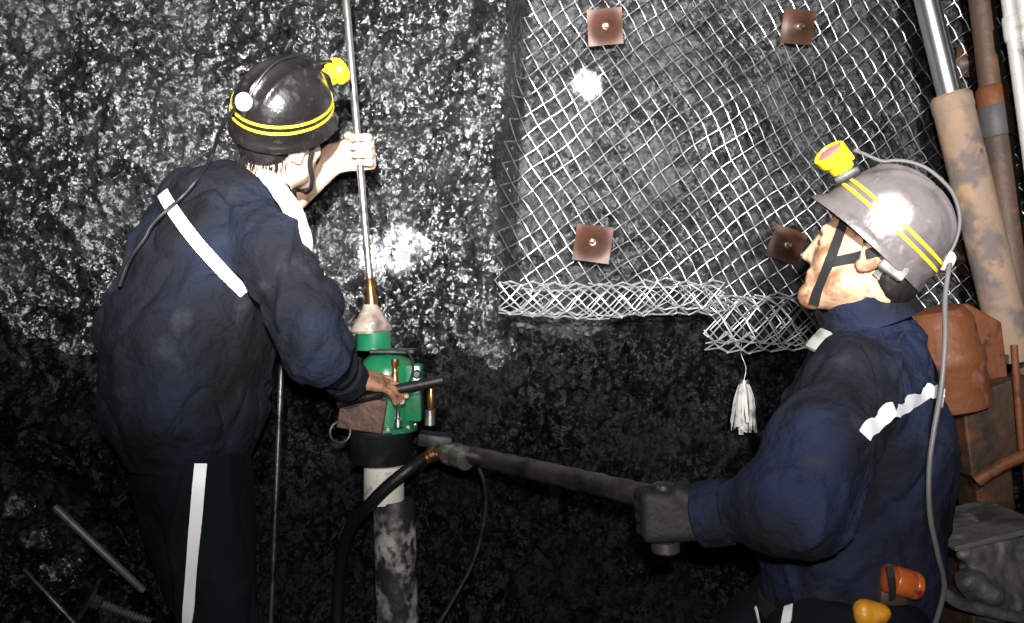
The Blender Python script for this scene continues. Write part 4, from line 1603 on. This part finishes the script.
# clip board of fittings on the chest collar
tp, tn = lay_on(bvh_of(jk2), [(824, 336), (820, 342), (817, 348)], .004, 4)
c_, n_ = tp[len(tp) // 2], unit(tn[len(tn) // 2])
sx = unit(np.cross(V(.55, 0, .83), n_))
bg = MB().box(c_, (.050, .030, .016), (unit(np.cross(n_, sx)), sx, n_), .005).build('collar_toggle', M['band_grey'], man2)
for own, a_, b_, r_, m_ in ((jk2, Lel2, Lwr2, .052, M['jacket2']), (jk1, Rel, Rwr, .047, M['jacket'])):
    ax_ = unit(b_ - a_)
    under(own, MB().lathe(b_ - ax_ * .012, ax_, [(r_ * .9, 0), (r_ + .005, .004), (r_ + .006, .030), (r_ + .005, .054), (r_ - .002, .058), (r_ - .008, .050)], 40).build('cuff', m_))
# belt with pouches
mb = MB()
bel = ring_path(P(846, 606, 1.57), V(0, 0, 1), .162, .162, V(1, 0, 0), 60)
mb.ribbon(bel, [unit(p_ - P(846, 606, 1.57)) for p_ in bel], .035, .004, [V(0, 0, 1)] * len(bel))
mb.build('belt', M['strap'], man2)

po = empty('self_rescuer', P(896, 590, 1.39))
tag(po, 'shiny orange-red canister hanging at the belt of the crouching miner', 'canister')
ca = unit(V(.8, 0, -.22))
mb = MB().lathe(P(884, 577, 1.385), ca, [(.018, 0), (.024, .004), (.025, .012), (.023, .016), (.025, .02), (.025, .045), (.023, .049), (.025, .053), (.024, .06), (.018, .065)], 26)
mb.build('canister', M['pouch_orange'], po)
MB().box(P(890, 595, 1.40), (.05, .035, .03), None, .008).build('cradle', M['rust_dark'], po)
MB().ribbon([P(889, 566, 1.36), P(891, 576, 1.352), P(892, 588, 1.36), P(892, 600, 1.385)], [V(0, -1, 0)] * 4, .012, .003).build('holding_strap', M['strap'], po)
yo = solid('tool_pouch', [('el', P(872, 614, 1.38), [unit(V(1, 0, .25)), V(0, 1, 0), unit(V(-.25, 0, 1))], (.032, .022, .022), .01), ('el', P(864, 608, 1.38), np.eye(3), (.016, .016, .014), .012)],
           M['pouch_yellow'], .004, disp=lambda v: .003 * fbm(v[:, 0] * 50, v[:, 1] * 50, v[:, 2] * 50, 2))
set_origin(yo, P(872, 622, 1.38))
tag(yo, 'crumpled amber pouch on the belt just below the orange canister', 'pouch')
tree3 = bvh_of(tr2, jk2)
for ctrl, wd_, lab in (([(757, 607), (760, 618), (764, 640)], .008, 'thin white slip poking from the trouser pocket, left of two'),
                       ([(790, 606), (788, 617), (785, 636)], .020, 'wider folded white paper poking from the trouser pocket')):
    q, nq = lay_on(tree3, ctrl, .003, 5)
    o = MB().ribbon(smooth_pts(q, 2), smooth_pts(nq, 4), wd_, .0015).build('paper_slip', M['paper'])
    set_origin(o, q[-1])
    tag(o, lab, 'paper')


# ------------------------------------------------------------------ light: cap lamps of the crew, plus added fill and glare
def spot(name, loc, aim, power, ang, blend, rad=.03, col=(1, .97, .94)):
    l = bpy.data.lights.new(name, 'SPOT')
    l.energy = power
    l.spot_size = math.radians(ang)
    l.spot_blend = blend
    l.shadow_soft_size = rad
    l.color = col
    o = bpy.data.objects.new(name, l)
    COL.objects.link(o)
    o.location = Vector(loc)
    d = Vector(aim) - Vector(loc)
    o.rotation_euler = d.to_track_quat('-Z', 'Y').to_euler()
    return o


spot('cap_lamp_light', (-.07, -.05, 1.66), P(345, -40, 2.5), 1000, 76, 1.0, .02, (1, .985, .985))
spot('cap_lamp_light_second', (.26, -.15, 1.70), P(800, 90, 2.5), 480, 66, 1.0, .02, (1, .985, .97))
spot('low_fill_light', (.02, -.06, 1.40), P(470, 430, 2.2), 118, 110, 1.0, .02)  # added wide fill that lifts the lower part and the white tape
# hot cap-lamp beams on the face and mesh, plus an added helmet glare
spot('beam_on_face', hel2 + hf2h * .24 + V(-.03, 0, .03), P(395, 250, 2.5), 7000, 7.5, 1.0, .01)
spot('beam_on_mesh', (.45, -.1, 1.6), P(590, 82, 2.6), 60000, 2.2, 1.0, .01, (.93, .96, 1))
spot('helmet_glare_spot', (.20, -.1, 1.62), P(889, 215, 1.45), 2300, 2.7, 1.0, .01, (1, .98, .95))  # added narrow spot that makes the glare on the grey helmet
